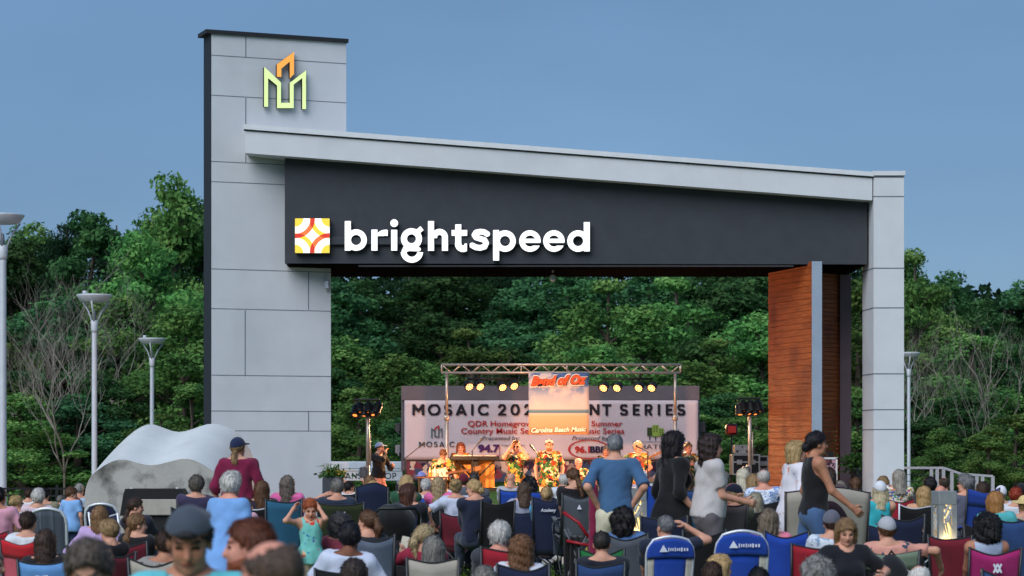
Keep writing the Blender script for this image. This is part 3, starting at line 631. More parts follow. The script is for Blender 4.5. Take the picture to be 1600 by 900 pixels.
# white cable railing
ra = tag(empty('cable_railing', (wx(1480, 52), 52, 0)), 'white cable railing stepping down to the right of the end column', 'railing'); ox = -wx(1480, 52)
prof = [(1405, 731), (1474, 731), (1502, 740.5), (1551, 744)]; m_rail = mat('#b4b2b4', .5, .06, name='white_painted_rail')
b = MB(); P3 = [(wx(px, 52) + ox, 0, wz(py, 52)) for px, py in prof]
for p, q in zip(P3[:-1], P3[1:]): b.sheet(lambda u, v: (p[0] + (q[0] - p[0]) * u, -.04 + .08 * v, p[2] + (q[2] - p[2]) * u), 2, 1, .05)
b.build('top_rail', m_rail, ra)
for px in (1455, 1464, 1474, 1487, 1502, 1516, 1526, 1535, 1551):
    z = np.interp(px, [p[0] for p in prof], [p[1] for p in prof]); b = MB(); b.box((wx(px, 52) + ox, 0, wz(z, 52) / 2), (.07, .07, wz(z, 52))); b.build('post', m_rail, ra)
b = MB()
for k in range(1, 9): b.tube([(x, 0, z * (1 - k * .115)) for x, _, z in P3], .007, 5)
b.build('cable', metal('#3b3d40'), ra)
def leaves(n, fx, size, seed=1):
    g = np.random.default_rng(seed); P = np.array([fx(g) for _ in range(n)]); a = g.normal(size=(n, 3)); a /= np.linalg.norm(a, axis=1)[:, None]; c = np.cross(a, g.normal(size=(n, 3))); c /= np.linalg.norm(c, axis=1)[:, None]
    s = size * g.uniform(.6, 1.3, (n, 1)); V = np.stack([P - a * s, P + c * s * .45, P + a * s, P - c * s * .45], 1).reshape(-1, 3); return V, np.arange(n * 4).reshape(n, 4)
m_leaf = mat('#31531d', .7, .5, 12, 0, name='leaf'); m_flower = mat('#b58a16', .7, .3, 12, 0, name='yellow_petal')
e = tag(empty('square_planter', (wx(521, 42.6), 42.6, 0)), 'square charcoal planter with grasses and yellow flowers by the tower', 'planter'); b = MB()
zp = wz(745, 42.6); b.box((0, 0, zp / 2), (.37, .37, zp), None, .015); b.build('pot', mat('#3b3f46', .7, .1, name='charcoal_pot'), e)
V, Q = leaves(500, lambda g: (g.normal(0, .11), g.normal(0, .1), zp + abs(g.normal(0, .06))), .045, 3); mesh('foliage', V, Q, m_leaf, e)
V, Q = leaves(120, lambda g: (g.normal(.05, .09), g.normal(0, .1), zp + .05 + abs(g.normal(0, .04))), .025, 4); mesh('flowers', V, Q, m_flower, e)
b = MB(); g_ = random.Random(5)
for k in range(30): a = g_.uniform(0, 6.28); l = g_.uniform(.15, .3); b.tube([(-.08, 0, zp), (-.08 + .4 * l * math.cos(a), .4 * l * math.sin(a), zp + l * .8), (-.08 + l * math.cos(a), l * math.sin(a), zp + l * .75)], [.006, .005, .001], 4)
b.build('grass_blades', mat('#5d7a34', .8, .3, name='grass_blade'), e)
e = tag(empty('round_planter', (wx(1351, 44.6), 44.6, 0)), 'round dark planter of trailing plants beside the end column', 'planter'); b = MB(); zp = wz(731, 44.6)
b.lathe([(.2, 0), (.24, .1), (.26, zp - .06), (.28, zp - .03), (.27, zp), (.22, zp)], n=22); b.build('pot', mat('#31343b', .7, .1, name='charcoal_pot'), e, True)
V, Q = leaves(900, lambda g: (g.normal(0, .2), g.normal(0, .17), zp + .1 + g.normal(0, .1)), .05, 6); mesh('foliage', V, Q, m_leaf, e)
# concrete play sculpture: two humps, flaring towards the back
def spline(pts, n):
    """smooth outline through the given points"""
    P = [np.array(p, float) for p in pts]; P = [2 * P[0] - P[1]] + P + [2 * P[-1] - P[-2]]; O = []; m = len(pts) - 1
    for q in range(n + 1):
        t = q / n * m; i = min(int(t), m - 1); t -= i; a, b_, c, d = P[i:i + 4]
        O.append(.5 * ((2 * b_) + (c - a) * t + (2 * a - 5 * b_ + 4 * c - d) * t * t + (3 * b_ - a - 3 * c + d) * t ** 3))
    return O
fy, by = 36.2, 38.6
Pf = [(wx(p[0], fy), wz(p[1], fy)) for p in spline([(133, 868), (132, 790), (136, 757), (152, 735), (188, 718), (236, 727), (290, 717), (325, 731), (350, 758), (362, 800), (364, 868)], 48)]
Pb = [(wx(p[0], by), wz(p[1], by)) for p in spline([(150, 858), (150, 780), (160, 738), (197, 688), (232, 663), (280, 675), (332, 662), (372, 677), (396, 716), (406, 770), (408, 858)], 48)]
Vs = []; n = 49; NS = 8
for j in range(NS + 1):
    k = j / NS; ks = k + .0 * math.sin(k * 3.14)
    Vs += [(a[0] + (c[0] - a[0]) * ks, fy + (by - fy) * k, max(-.05, a[1] + (c[1] - a[1]) * (1 - (1 - ks) ** 1.35))) for a, c in zip(Pf, Pb)]
Qs = [[j * n + i, j * n + i + 1, (j + 1) * n + i + 1, (j + 1) * n + i] for j in range(NS) for i in range(n - 1)]
sc_ = tag(empty('concrete_sculpture', (wx(240, 37), 37, 0)), 'white twin hump concrete play sculpture at left of the crowd', 'sculpture'); off = Vector((-wx(240, 37), -37, 0))
mv = lambda V: [(x + off.x, y + off.y, z) for x, y, z in V]
mesh('shell', mv(Vs), Qs, mat('#c4c8c8', .8, .06, 2, .15, 40, name='pale_concrete', blotch=('#a4a8a8', 1.2, .5)), sc_, True)
fr = [(x, fy - .012, max(-.05, z)) for x, z in Pf]; gr = [(x, fy - .012, -.05) for x, z in Pf]
mesh('front_face', mv(fr + gr), [[i, i + 1, n + i + 1, n + i] for i in range(n - 1)], mat('#a09e98', .9, .14, 1.6, .3, 30, name='weathered_concrete', blotch=('#4d4c47', 2.6, .95)), sc_)
bk = [(x, by, max(-.05, z)) for x, z in Pb]; gb = [(x, by, -.05) for x, z in Pb]; mesh('back_face', mv(bk + gb), [[i, i + 1, n + i + 1, n + i] for i in range(n - 1)], mat('#a09e98', .9, .14, 1.6, .3, 30, name='weathered_concrete', blotch=('#4d4c47', 2.6, .95)), sc_)
# black framed monitor box in front of it
my = 35.6; e = tag(empty('display_box', (wx(239, my), my, 0)), 'black framed box with pale front before the concrete sculpture', 'display box'); z0, z1 = wz(806, my), wz(764, my)
q = lambda px: wx(px, my) - wx(239, my)
b = MB(); b.prism([(q(187), z0), (q(193), z1 - .06), (q(286), z1 - .06), (q(291), z0)], 0, .5); b.prism([(q(193), z1 - .06), (q(195), z1), (q(283), z1), (q(286), z1 - .06)], .02, .5); b.box((0, .25, z0 / 2), (.6, .4, max(.05, z0))); b.build('cabinet', mat('#101114', .6, .2, name='black_cabinet'), e)
b = MB(); b.box(((q(201) + q(276)) / 2, -.012, (wz(779, my) + z0) / 2), (q(276) - q(201), .02, wz(779, my) - z0 - .02), None, .01); b.build('front_panel', mat('#9a968c', .8, .12, name='pale_panel'), e)
b = MB(); [b.box((q(px), .2, z1 + .01), (.04, .05, .03)) for px in (202, 274)]; b.build('latch', metal('#c0c0c0'), e)
# garden light bollard with cut-out screens
m_glow = emit('#ffd489', 1.6, 'lit_screen', .5)
m_glow.node_tree.nodes['Noise Texture'].inputs['Scale'].default_value = 14
def bollard(px, y0, y1, Y, wpx, label):
    e = tag(empty('light_bollard', (wx(px, Y), Y, 0), R(14)), label, 'light bollard', 'glowing cut metal light bollards'); wd = wpx * Y / F; zt_ = wz(y0, Y); g0 = ground(Y); m_b = metal('#8f9396', .5)
    b = MB(); b.box((0, 0, zt_ - .08), (wd, wd, .16), None, .006); b.box((0, 0, g0 + .08), (wd, wd, .16), None, .006)
    for sx_ in (-1, 1):
        for sy_ in (-1, 1): b.box((sx_ * (wd / 2 - .03), sy_ * (wd / 2 - .03), (zt_ - .16 + g0 + .16) / 2), (.06, .06, zt_ - .16 - g0 - .16))
    b.build('body', m_b, e)
    zA, zB = g0 + .16, zt_ - .16
    b = MB(); b.box((0, 0, (zA + zB) / 2), (wd * .55, wd * .55, zB - zA)); b.build('glowing_core', m_glow, e)
    g = np.random.default_rng(5); 
    for rot in (0, 1):
        for sg in (-1, 1):
            b = MB(); hw = wd / 2 - .06
            for k in range(26):
                p = Vector((g.uniform(-hw, hw), 0, g.uniform(zA, zB))); a = g.uniform(.5, 2.6); d = Vector((math.cos(a), 0, math.sin(a))) * g.uniform(.04, .1)
                A, B = p - d, p + d; A.x = max(-hw, min(hw, A.x)); B.x = max(-hw, min(hw, B.x)); A.z = max(zA, min(zB, A.z)); B.z = max(zA, min(zB, B.z))
                C = lambda v: (v.x, sg * (wd / 2 - .01), v.z) if not rot else (sg * (wd / 2 - .01), v.x, v.z)
                b.tube([C(A), C(B)], .011, 4)
            b.build('cut_screen', m_b, e)
    l = bpy.data.lights.new('bollard_lamp', 'POINT'); l.energy = 4; l.color = (1, .75, .4); l.shadow_soft_size = .1; lo = bpy.data.objects.new('lamp', l); COL.objects.link(lo); lo.parent = e; lo.location = (0, -wd * .7, (zA + zB) / 2)
bollard(1475, 767, 880, 27.6, 30, 'glowing cut metal light bollard among the chairs at right')
bollard(993, 762, 880, 29.3, 28, 'glowing cut metal light bollard beside the man in the blue shirt')
# ------------------------------------------------------------------ trees
def leaf_mat(c0, c1, c2, name, scale=.9):
    m = bpy.data.materials.new(name); m.use_nodes = True; t = m.node_tree; t.nodes.clear(); L = t.links.new
    out = add(t, "OutputMaterial"); d = add(t, "BsdfDiffuse"); tr_ = add(t, "BsdfTranslucent"); mx = add(t, "MixShader"); mx.inputs[0].default_value = .28
    tc = add(t, "TexCoord"); n = add(t, "TexNoise", Scale=scale, Detail=4., Roughness=.65); L(tc.outputs['Object'], n.inputs['Vector'])
    r = add(t, "ValToRGB"); el = r.color_ramp.elements; el.new(.5)
    for q, (p, c) in zip(el, ((.33, c0), (.5, c1), (.68, c2))): q.position = p; q.color = (*srgb(c), 1)
    oi = add(t, "ObjectInfo"); hv = add(t, "HueSaturation"); mr = add(t, "MapRange"); mr.inputs[3].default_value = .6; mr.inputs[4].default_value = 1.5
    mh = add(t, "MapRange"); mh.inputs[3].default_value = .47; mh.inputs[4].default_value = .52
    L(oi.outputs['Random'], mr.inputs[0]); L(oi.outputs['Random'], mh.inputs[0]); L(n.outputs[0], r.inputs[0]); L(r.outputs[0], hv.inputs['Color']); L(mr.outputs[0], hv.inputs['Value']); L(mh.outputs[0], hv.inputs['Hue'])
    L(hv.outputs[0], d.inputs[0]); L(hv.outputs[0], tr_.inputs[0]); L(d.outputs[0], mx.inputs[1]); L(tr_.outputs[0], mx.inputs[2]); L(mx.outputs[0], out.inputs[0]); return m
LM = {'broad': leaf_mat('#375a36', '#557d42', '#7c9c58', 'bright_foliage'), 'dark': leaf_mat('#284a31', '#3b613c', '#517a48', 'dark_foliage'), 'pine': leaf_mat('#1d3428', '#2b4635', '#3b5c40', 'pine_foliage')}
m_bark = mat('#4a423a', .95, .35, 3, .5, 20, 0, (3, 3, .6), name='bark'); m_pbark = mat('#827b73', .95, .25, 4, .3, 20, name='bare_twig_bark')
def crown(kind, seed, n):
    g = np.random.default_rng(seed); H = 10.; blobs = []
    if kind == 'pine':
        for k in range(46):
            z = g.uniform(.12, 1.); rad = 2.3 * (1 - z) ** .75 + .25; a = g.uniform(0, 6.28); rr = rad * g.uniform(.35, 1.); blobs.append((rr * math.cos(a), rr * math.sin(a), z * H * .97, g.uniform(.45, .8), .3 * g.uniform(.8, 1.3)))
    else:
        for k in range(58):
            z = g.uniform(.06, .97) ** .85; rad = 2.75 * math.sin(math.pi * min(1, max(.0, (z * .80 + .2)))) ** .6 * (1.08 - .35 * z); a = g.uniform(0, 6.28); rr = rad * g.uniform(.3, 1.0)
            s = g.uniform(.5, 1.05) * (1.05 - .35 * z); blobs.append((rr * math.cos(a), rr * math.sin(a), z * H * .96, s, s * g.uniform(.55, .85)))
    B = np.array(blobs); wgt = B[:, 3] ** 2; idx = g.choice(len(B), n, p=wgt / wgt.sum()); b = B[idx]
    d = g.normal(size=(n, 3)); d /= np.linalg.norm(d, axis=1)[:, None]; d[:, 2] = d[:, 2] * .9 + .12; rad = g.uniform(.55, 1.12, (n, 1)) 
    P = b[:, :3] + d * rad * np.stack([b[:, 3], b[:, 3], b[:, 4]], 1)
    nrm = d * .8 + g.normal(size=(n, 3)) * .55; nrm /= np.linalg.norm(nrm, axis=1)[:, None]
    a = np.cross(nrm, g.normal(size=(n, 3))); a /= np.linalg.norm(a, axis=1)[:, None]; c = np.cross(nrm, a)
    s = g.uniform(.07, .16, (n, 1)) * (.85 if kind != 'pine' else .9); wd = .55 if kind != 'pine' else .22
    V = np.stack([P - a * s, P + c * s * wd + nrm * s * .15, P + a * s, P - c * s * wd + nrm * s * .15], 1).reshape(-1, 3)
    me = bpy.data.meshes.new('crown'); N = n
    me.vertices.add(4 * N); me.vertices.foreach_set('co', V.astype(np.float32).ravel()); me.loops.add(4 * N); me.loops.foreach_set('vertex_index', np.arange(4 * N, dtype=np.int32))
    me.polygons.add(N); me.polygons.foreach_set('loop_start', np.arange(0, 4 * N, 4, dtype=np.int32)); me.polygons.foreach_set('loop_total', np.full(N, 4, dtype=np.int32)); me.materials.append(LM[kind]); me.update(calc_edges=True)
    return me, B
def limbs(seed, B, kind):
    g = random.Random(seed); b = MB(); top = 9.2 if kind == 'pine' else 7.5
    b.tube([(0, 0, -.6), (.05, 0, top * .3), (-.05, .06, top * .65), (0, 0, top)], [.26, .2, .13, .03], 8)
    for k in g.sample(range(len(B)), 16):
        x, y, z = B[k, :3]; z0 = max(.8, z - math.hypot(x, y) * .8); b.tube([(0, 0, min(z0, top * .9)), (x * .5, y * .5, (z0 + z) / 2 + .1), (x, y, z)], [.07, .05, .015], 5)
    V, Q = b.v, b.f; me = bpy.data.meshes.new('trunk'); me.from_pydata(V, [], Q); me.materials.append(m_bark); me.update(); return me
CR = {k: [] for k in LM}
for k, cnt, n in (('broad', 4, 15000), ('dark', 3, 15000), ('pine', 2, 13000)):
    for i in range(cnt): me, B = crown(k, 100 + i * 7 + len(k), n); CR[k].append((me, limbs(i, B, k)))
TREE_R = random.Random(21)
def tree(kind, px, top, Y, r, label, group):
    base = hills(0, Y) - .2; h = wz(top, Y) - base; me, tk = TREE_R.choice(CR[kind])
    e = tag(empty({'broad': 'broadleaf_tree', 'dark': 'broadleaf_tree', 'pine': 'pine_tree'}[kind], (wx(px, Y), Y, base), TREE_R.uniform(0, 6.28)), label, 'tree', group); e.scale = (r / 2.6, r / 2.6, h / 10); TREES.append((e, label, px, HY - top))
    for nm, md in (('crown', me), ('trunk', tk)): o = bpy.data.objects.new(nm, md); COL.objects.link(o); o.parent = e
GA, GB, GC = 'leafy trees along the wood edge', 'taller trees of the wood', 'dark far trees of the wood'
LA, LB_, LC, LP = 'bright green leafy tree', 'dark green leafy tree', 'far dark tree deep in the wood', 'dark narrow pine'
ZONES = [(20, 'at the far left edge'), (110, 'between the two left lamps'), (180, 'behind the mid height lamp'), (262, 'around the smallest left lamp'), (430, 'beside the left edge of the tower'), (560, 'right of the tower through the opening'), (690, 'left of the lighting truss'), (800, 'above the left half of the truss'), (930, 'above the hanging poster'), (1070, 'above the right half of the truss'), (1200, 'just left of the wooden wall'), (1362, 'behind the wooden wall'), (1445, 'just right of the end column'), (1505, 'above the white railing'), (1562, 'right of the white railing'), (9999, 'at the right edge')]
TREES = []
def relabel():
    by_ = {}
    for e, lab, px, h in TREES: by_.setdefault(lab + ' ' + next(z for x, z in ZONES if px < x), []).append((h, e))
    for lab, L_ in by_.items():
        L_.sort(key=lambda t: t[0]); n = len(L_); w_ = {1: [''], 2: ['shorter ', 'taller '], 3: ['shortest ', 'middle height ', 'tallest ']}.get(n, ['shortest ', 'second shortest '] + ['middle height '] * (n - 4) + ['second tallest ', 'tallest '])
        for k, (h, e) in enumerate(L_): e['label'] = w_[k] + lab
# skyline at left, behind the tower
for px, tp, Y, r, k in [(-40, 338, 96, 3.4, 'dark'), (15, 345, 94, 3.2, 'dark'), (62, 340, 97, 3.2, 'broad'), (104, 322, 92, 2.4, 'pine'), (140, 314, 90, 3.0, 'dark'), (182, 318, 95, 2.6, 'pine'), (215, 312, 93, 3.2, 'dark'), (272, 262, 86, 2.6, 'broad'), (318, 280, 90, 3.2, 'dark'), (360, 300, 92, 3.2, 'dark')]:
    tree(k, px, tp, Y, r, LP if k == 'pine' else LB_, GB)
for px, tp, Y, r, k in [(-30, 500, 72, 2.4, 'broad'), (35, 610, 68, 2.0, 'broad'), (75, 455, 76, 2.6, 'dark'), (120, 600, 70, 2.2, 'dark'), (185, 452, 76, 2.6, 'broad'), (228, 350, 80, 2.6, 'broad'), (285, 470, 73, 2.4, 'broad'), (300, 590, 69, 1.6, 'broad'), (250, 640, 67, 1.5, 'broad'), (20, 560, 74, 2.2, 'dark'), (160, 560, 72, 1.8, 'dark')]:
    tree(k, px, tp, Y, r, LA if k == 'broad' else LB_, GA)
# through the stage opening
for px, tp, Y, r, k in [(505, 400, 122, 4, 'dark'), (570, 425, 126, 4, 'dark'), (640, 400, 130, 4.2, 'pine'), (700, 400, 125, 4.4, 'dark'), (770, 395, 132, 4.2, 'pine'), (840, 410, 128, 4.2, 'dark'), (900, 400, 124, 4, 'dark'), (1190, 400, 120, 4, 'dark'), (1120, 395, 122, 4, 'dark'), (1030, 395, 126, 4, 'dark'), (1260, 395, 124, 4, 'dark'), (440, 380, 124, 4, 'dark')]:
    tree(k, px, tp, Y, r, LC, GC)
for px, tp, Y, r, k in [(540, 520, 78, 2.4, 'broad'), (612, 548, 76, 2.3, 'broad'), (560, 600, 72, 1.7, 'broad'), (505, 560, 77, 2.2, 'dark'), (670, 560, 84, 2.4, 'broad'), (735, 505, 92, 2.6, 'broad'), (690, 470, 100, 3.2, 'dark'), (800, 535, 92, 2.5, 'dark'), (855, 560, 86, 2.3, 'broad'), (790, 480, 102, 3, 'dark'), (950, 425, 88, 2.8, 'broad'), (930, 530, 80, 2.1, 'broad'), (1000, 470, 84, 2.6, 'broad'), (1060, 420, 90, 3, 'broad'), (1110, 520, 78, 2.3, 'broad'), (1150, 430, 84, 2.8, 'dark'), (1130, 600, 72, 1.8, 'dark'), (1190, 480, 78, 2.5, 'broad'), (1180, 620, 70, 1.6, 'broad'), (1340, 430, 78, 2.4, 'broad'), (1340, 600, 70, 1.7, 'broad'), (1270, 440, 84, 3, 'dark'), (640, 640, 70, 1.6, 'dark'), (1090, 640, 71, 1.6, 'broad')]:
    tree(k, px, tp, Y, r, LA if k == 'broad' else LB_, GA)
# right of the end column
for px, tp, Y, r, k in [(1390, 385, 86, 2.6, 'broad'), (1432, 374, 84, 1.9, 'broad'), (1468, 398, 90, 2.2, 'dark'), (1500, 432, 98, 2.6, 'dark'), (1540, 455, 104, 3, 'dark'), (1580, 428, 112, 3.2, 'pine'), (1608, 424, 110, 3.2, 'dark'), (1650, 420, 108, 3.4, 'dark')]:
    tree(k, px, tp, Y, r, LP if k == 'pine' else LB_, GB)
for px, tp, Y, r, k in [(1425, 560, 74, 2, 'dark'), (1478, 500, 78, 2.2, 'broad'), (1520, 510, 74, 2.1, 'broad'), (1575, 520, 80, 2.4, 'dark'), (1545, 660, 66, 1.1, 'broad'), (1588, 640, 68, 1.6, 'broad'), (1470, 665, 67, 1.0, 'broad'), (1610, 560, 75, 2.2, 'dark'), (1500, 590, 72, 1.8, 'dark'), (1440, 640, 70, 1.6, 'dark')]:
    tree(k, px, tp, Y, r, LA if k == 'broad' else LB_, GA)
# far wood as one mass closing the gaps
N = 110000; g = np.random.default_rng(9); X = g.uniform(-75, 75, N); Yv = g.uniform(140, 150, N); top = 8.2 + 1.2 * np.sin(X * .35) + .8 * np.sin(X * .9 + 1) + np.where((X > -14) & (X < 20), 3.2, 0); Z = g.uniform(0, 1, N) * (top + 2) + 1
P = np.stack([X, Yv, Z], 1); a = g.normal(size=(N, 3)); a /= np.linalg.norm(a, axis=1)[:, None]; c = np.cross(a, g.normal(size=(N, 3))); c /= np.linalg.norm(c, axis=1)[:, None]; s = g.uniform(.18, .42, (N, 1))
tag(mesh('far_wood', np.stack([P - a * s, P + c * s * .6, P + a * s, P - c * s * .6], 1).reshape(-1, 3), np.arange(4 * N).reshape(N, 4), LM['pine']), 'dark far wood closing the gaps between the trees', 'wood', kind='stuff')
def bare(seed, depth=7):
    g = random.Random(seed); b = MB()
    def br(p, d, l, r, k):
        n = 3; pts = [p]; q = p.copy(); dd = d.copy()
        for i in range(n): dd = (dd + Vector((g.uniform(-.22, .22), g.uniform(-.22, .22), g.uniform(.0, .26)))).normalized(); q = q + dd * l / n; pts.append(q.copy())
        b.tube(pts, [r, r * .9, r * .78, r * .62], 5 if k < 3 else 3)
        if k >= depth: return
        for c in range(2 if k else 4):
            t = g.uniform(.55, 1) if c else 1; s = pts[-1] if c == 0 else pts[g.choice((1, 2, 3))]
            ax = Vector((g.uniform(-1, 1), g.uniform(-1, 1), g.uniform(-.1, .7))).normalized(); nd = (dd * 1.0 + ax * (.75 if k else .9)).normalized(); br(s, nd, l * g.uniform(.62, .88), r * .62, k + 1)
    br(Vector((0, 0, -.3)), Vector((0, 0, 1)), 2.4, .055, 0); me = bpy.data.meshes.new('branches'); me.from_pydata([tuple(v) for v in b.v], [], b.f); me.materials.append(m_pbark); me.update()
    zm = max(v[2] for v in b.v); return me, zm
BR = [bare(3), bare(8), bare(14)]
for i, (px, tp, Y, sc) in enumerate([(128, 362, 73, 1.1), (70, 430, 70, 1.0), (205, 385, 74, 1.0), (25, 470, 69, .9), (95, 480, 67, 1.0), (1455, 475, 72, .8), (1575, 455, 73, 1.0), (1428, 490, 71, .8), (1530, 500, 70, .8), (745, 545, 88, 1), (950, 545, 82, .9)]):
    me, zm = BR[i % 3]; base = hills(0, Y); h = wz(tp, Y) - base; o = bpy.data.objects.new('bare_tree', me); COL.objects.link(o); o.location = (wx(px, Y), Y, base); o.rotation_euler = (0, 0, i * 1.3); k = h / zm; o.scale = (k * sc, k * sc, k)
    tag(o, 'x', 'tree', 'bare trees before the wood'); TREES.append((o, 'leafless grey tree with thin twigs', px, HY - tp))
relabel()
# ------------------------------------------------------------------ bodies: smooth distance fields turned into one skin
class SDF:
    def __init__(s, lo, hi, vox):
        s.lo = np.array(lo, float) - 2 * vox; s.v = vox; n = np.ceil((np.array(hi) + 2 * vox - s.lo) / vox).astype(int) + 1
        s.ax = [s.lo[i] + vox * np.arange(n[i]) for i in range(3)]; s.f = np.full(n, 9., dtype=np.float32)
    def sl(s, lo, hi): return tuple(slice(max(0, int((lo[i] - s.lo[i]) / s.v)), max(0, int((hi[i] - s.lo[i]) / s.v) + 2)) for i in range(3))
    def grid(s, q): return s.ax[0][q[0]][:, None, None], s.ax[1][q[1]][None, :, None], s.ax[2][q[2]][None, None, :]
    def put(s, q, d, k, op):
        a = s.f[q]
        if a.size == 0: return
        if op == 'u': h = np.clip(.5 + .5 * (a - d) / k, 0, 1); s.f[q] = a * (1 - h) + d * h - k * h * (1 - h)
        else: h = np.clip(.5 - .5 * (a + d) / k, 0, 1); s.f[q] = a * (1 - h) - d * h + k * h * (1 - h)
    def ell(s, c, r, M=None, k=.03, op='u'):
        c = np.array(c, float); m = max(r) + k * 1.5 + s.v * 2; q = s.sl(c - m, c + m); x, y, z = s.grid(q); x, y, z = x - c[0], y - c[1], z - c[2]
        if M is not None: x, y, z = (M[0][0] * x + M[1][0] * y + M[2][0] * z, M[0][1] * x + M[1][1] * y + M[2][1] * z, M[0][2] * x + M[1][2] * y + M[2][2] * z)
        k0 = np.sqrt((x / r[0]) ** 2 + (y / r[1]) ** 2 + (z / r[2]) ** 2); k1 = np.sqrt((x / r[0] ** 2) ** 2 + (y / r[1] ** 2) ** 2 + (z / r[2] ** 2) ** 2) + 1e-9
        s.put(q, k0 * (k0 - 1) / k1, k, op); return s
    def cone(s, a, b, ra, rb, k=.03, op='u', cut=False):
        a, b = np.array(a, float), np.array(b, float); m = max(ra, rb) + k * 1.5 + s.v * 2; q = s.sl(np.minimum(a, b) - m, np.maximum(a, b) + m); x, y, z = s.grid(q); e = b - a; L2 = e @ e + 1e-9
        t0 = ((x - a[0]) * e[0] + (y - a[1]) * e[1] + (z - a[2]) * e[2]) / L2; t = np.clip(t0, 0, 1)
        d = np.sqrt((x - a[0] - t * e[0]) ** 2 + (y - a[1] - t * e[1]) ** 2 + (z - a[2] - t * e[2]) ** 2) - (ra + (rb - ra) * t)
        if cut: d = np.maximum(d, (t0 - 1) * math.sqrt(L2))
        s.put(q, d, k, op); return s
    def plane(s, p, n):                       # keep the side n points away from
        x, y, z = s.grid((slice(None),) * 3); s.f = np.maximum(s.f, (x - p[0]) * n[0] + (y - p[1]) * n[1] + (z - p[2]) * n[2]); return s
    def wrinkle(s, amp, fr, seed):
        g = np.random.default_rng(seed); x, y, z = s.grid((slice(None),) * 3); w = 0
        for i in range(5):
            d = g.normal(size=3) * fr * (.8, .8, .55); b_ = g.uniform(0, 6); w = w + (.55 - np.abs(np.sin((x * d[0] + y * d[1] + z * d[2] + b_ + .7 * np.sin(x * 9 + z * 7 + b_)) * .5)))
        s.f = s.f + amp * w; return s
    def nets(s):
        f = s.f.copy(); f[0] = f[-1] = 1; f[:, 0] = f[:, -1] = 1; f[:, :, 0] = f[:, :, -1] = 1; ins = f < 0
        n = np.array(f.shape); c = [ins[i:n[0] - 1 + i, j:n[1] - 1 + j, k:n[2] - 1 + k] for i in (0, 1) for j in (0, 1) for k in (0, 1)]
        cnt = sum(x.astype(np.int8) for x in c); act = (cnt > 0) & (cnt < 8); I = np.argwhere(act)
        if len(I) == 0: return np.zeros((0, 3)), np.zeros((0, 4), int)
        ids = np.full(act.shape, -1, dtype=np.int64); ids[act] = np.arange(len(I)); P = np.zeros((len(I), 3)); W = np.zeros((len(I), 1))
        cor = [np.array(o) for o in np.ndindex(2, 2, 2)]
        for ax in range(3):
            for o in cor:
                if o[ax]: continue
                o2 = o.copy(); o2[ax] = 1; fa = f[tuple((I + o).T)]; fb = f[tuple((I + o2).T)]; m = (fa < 0) != (fb < 0)
                t = np.where(m, fa / np.where(m, fa - fb, 1), 0); p = np.tile(o.astype(float), (len(I), 1)); p[:, ax] = t; P += np.where(m[:, None], p, 0); W += m[:, None]
        V = s.lo + (I + P / W) * s.v; Q = []
        for ax in range(3):
            a, b = [x for x in range(3) if x != ax]; sa = [slice(1, -1)] * 3; sa[ax] = slice(0, -1); sb = list(sa); sb[ax] = slice(1, None)
            A, B = ins[tuple(sa)], ins[tuple(sb)]; J = np.argwhere(A != B) + np.array([0 if x == ax else 1 for x in range(3)])
            if len(J) == 0: continue
            fl = ins[tuple(J.T)]; da = np.zeros(3, int); da[a] = 1; db = np.zeros(3, int); db[b] = 1
            g = lambda o: ids[tuple((J - o).T)]; q = np.stack([g(da + db), g(db), g(0 * da), g(da)], 1); flip = fl if ax != 1 else ~fl
            q[~flip] = q[~flip][:, ::-1]; Q.append(q)
        return V, np.concatenate(Q)

def hairmat(c): return mat(c, .5, .5, 4., .35, 14., 0, (22, 22, 2.2), .35, name='hair')
SKIN = {'fair': '#c49078', 'pink': '#c88a76', 'tan': '#a8745a', 'olive': '#9a6a50', 'brown': '#6b432f'}
def skinmat(k): return mat(SKIN[k], .6, .12, 12., .08, 160., spec=.35, name='skin', blotch=('#b0614e', 9., .25))
m_eye = mat('#1d1512', .25, .2, name='eye'); m_lip = mat('#8f4a42', .5, .1, name='lip')
def nrm(v): v = np.array(v, float); return v / (np.linalg.norm(v) + 1e-12)
def ik(S, T, l1, l2, hint):
    S, T = np.array(S, float), np.array(T, float); d = T - S; D = np.linalg.norm(d); D2 = min(max(D, abs(l1 - l2) + .02), (l1 + l2) * .998); u = d / (D + 1e-9); a = (l1 * l1 - l2 * l2 + D2 * D2) / (2 * D2); h = math.sqrt(max(0, l1 * l1 - a * a))
    p = np.array(hint, float); p = p - u * (p @ u); p = nrm(p); return S + u * a + p * h, S + u * D2

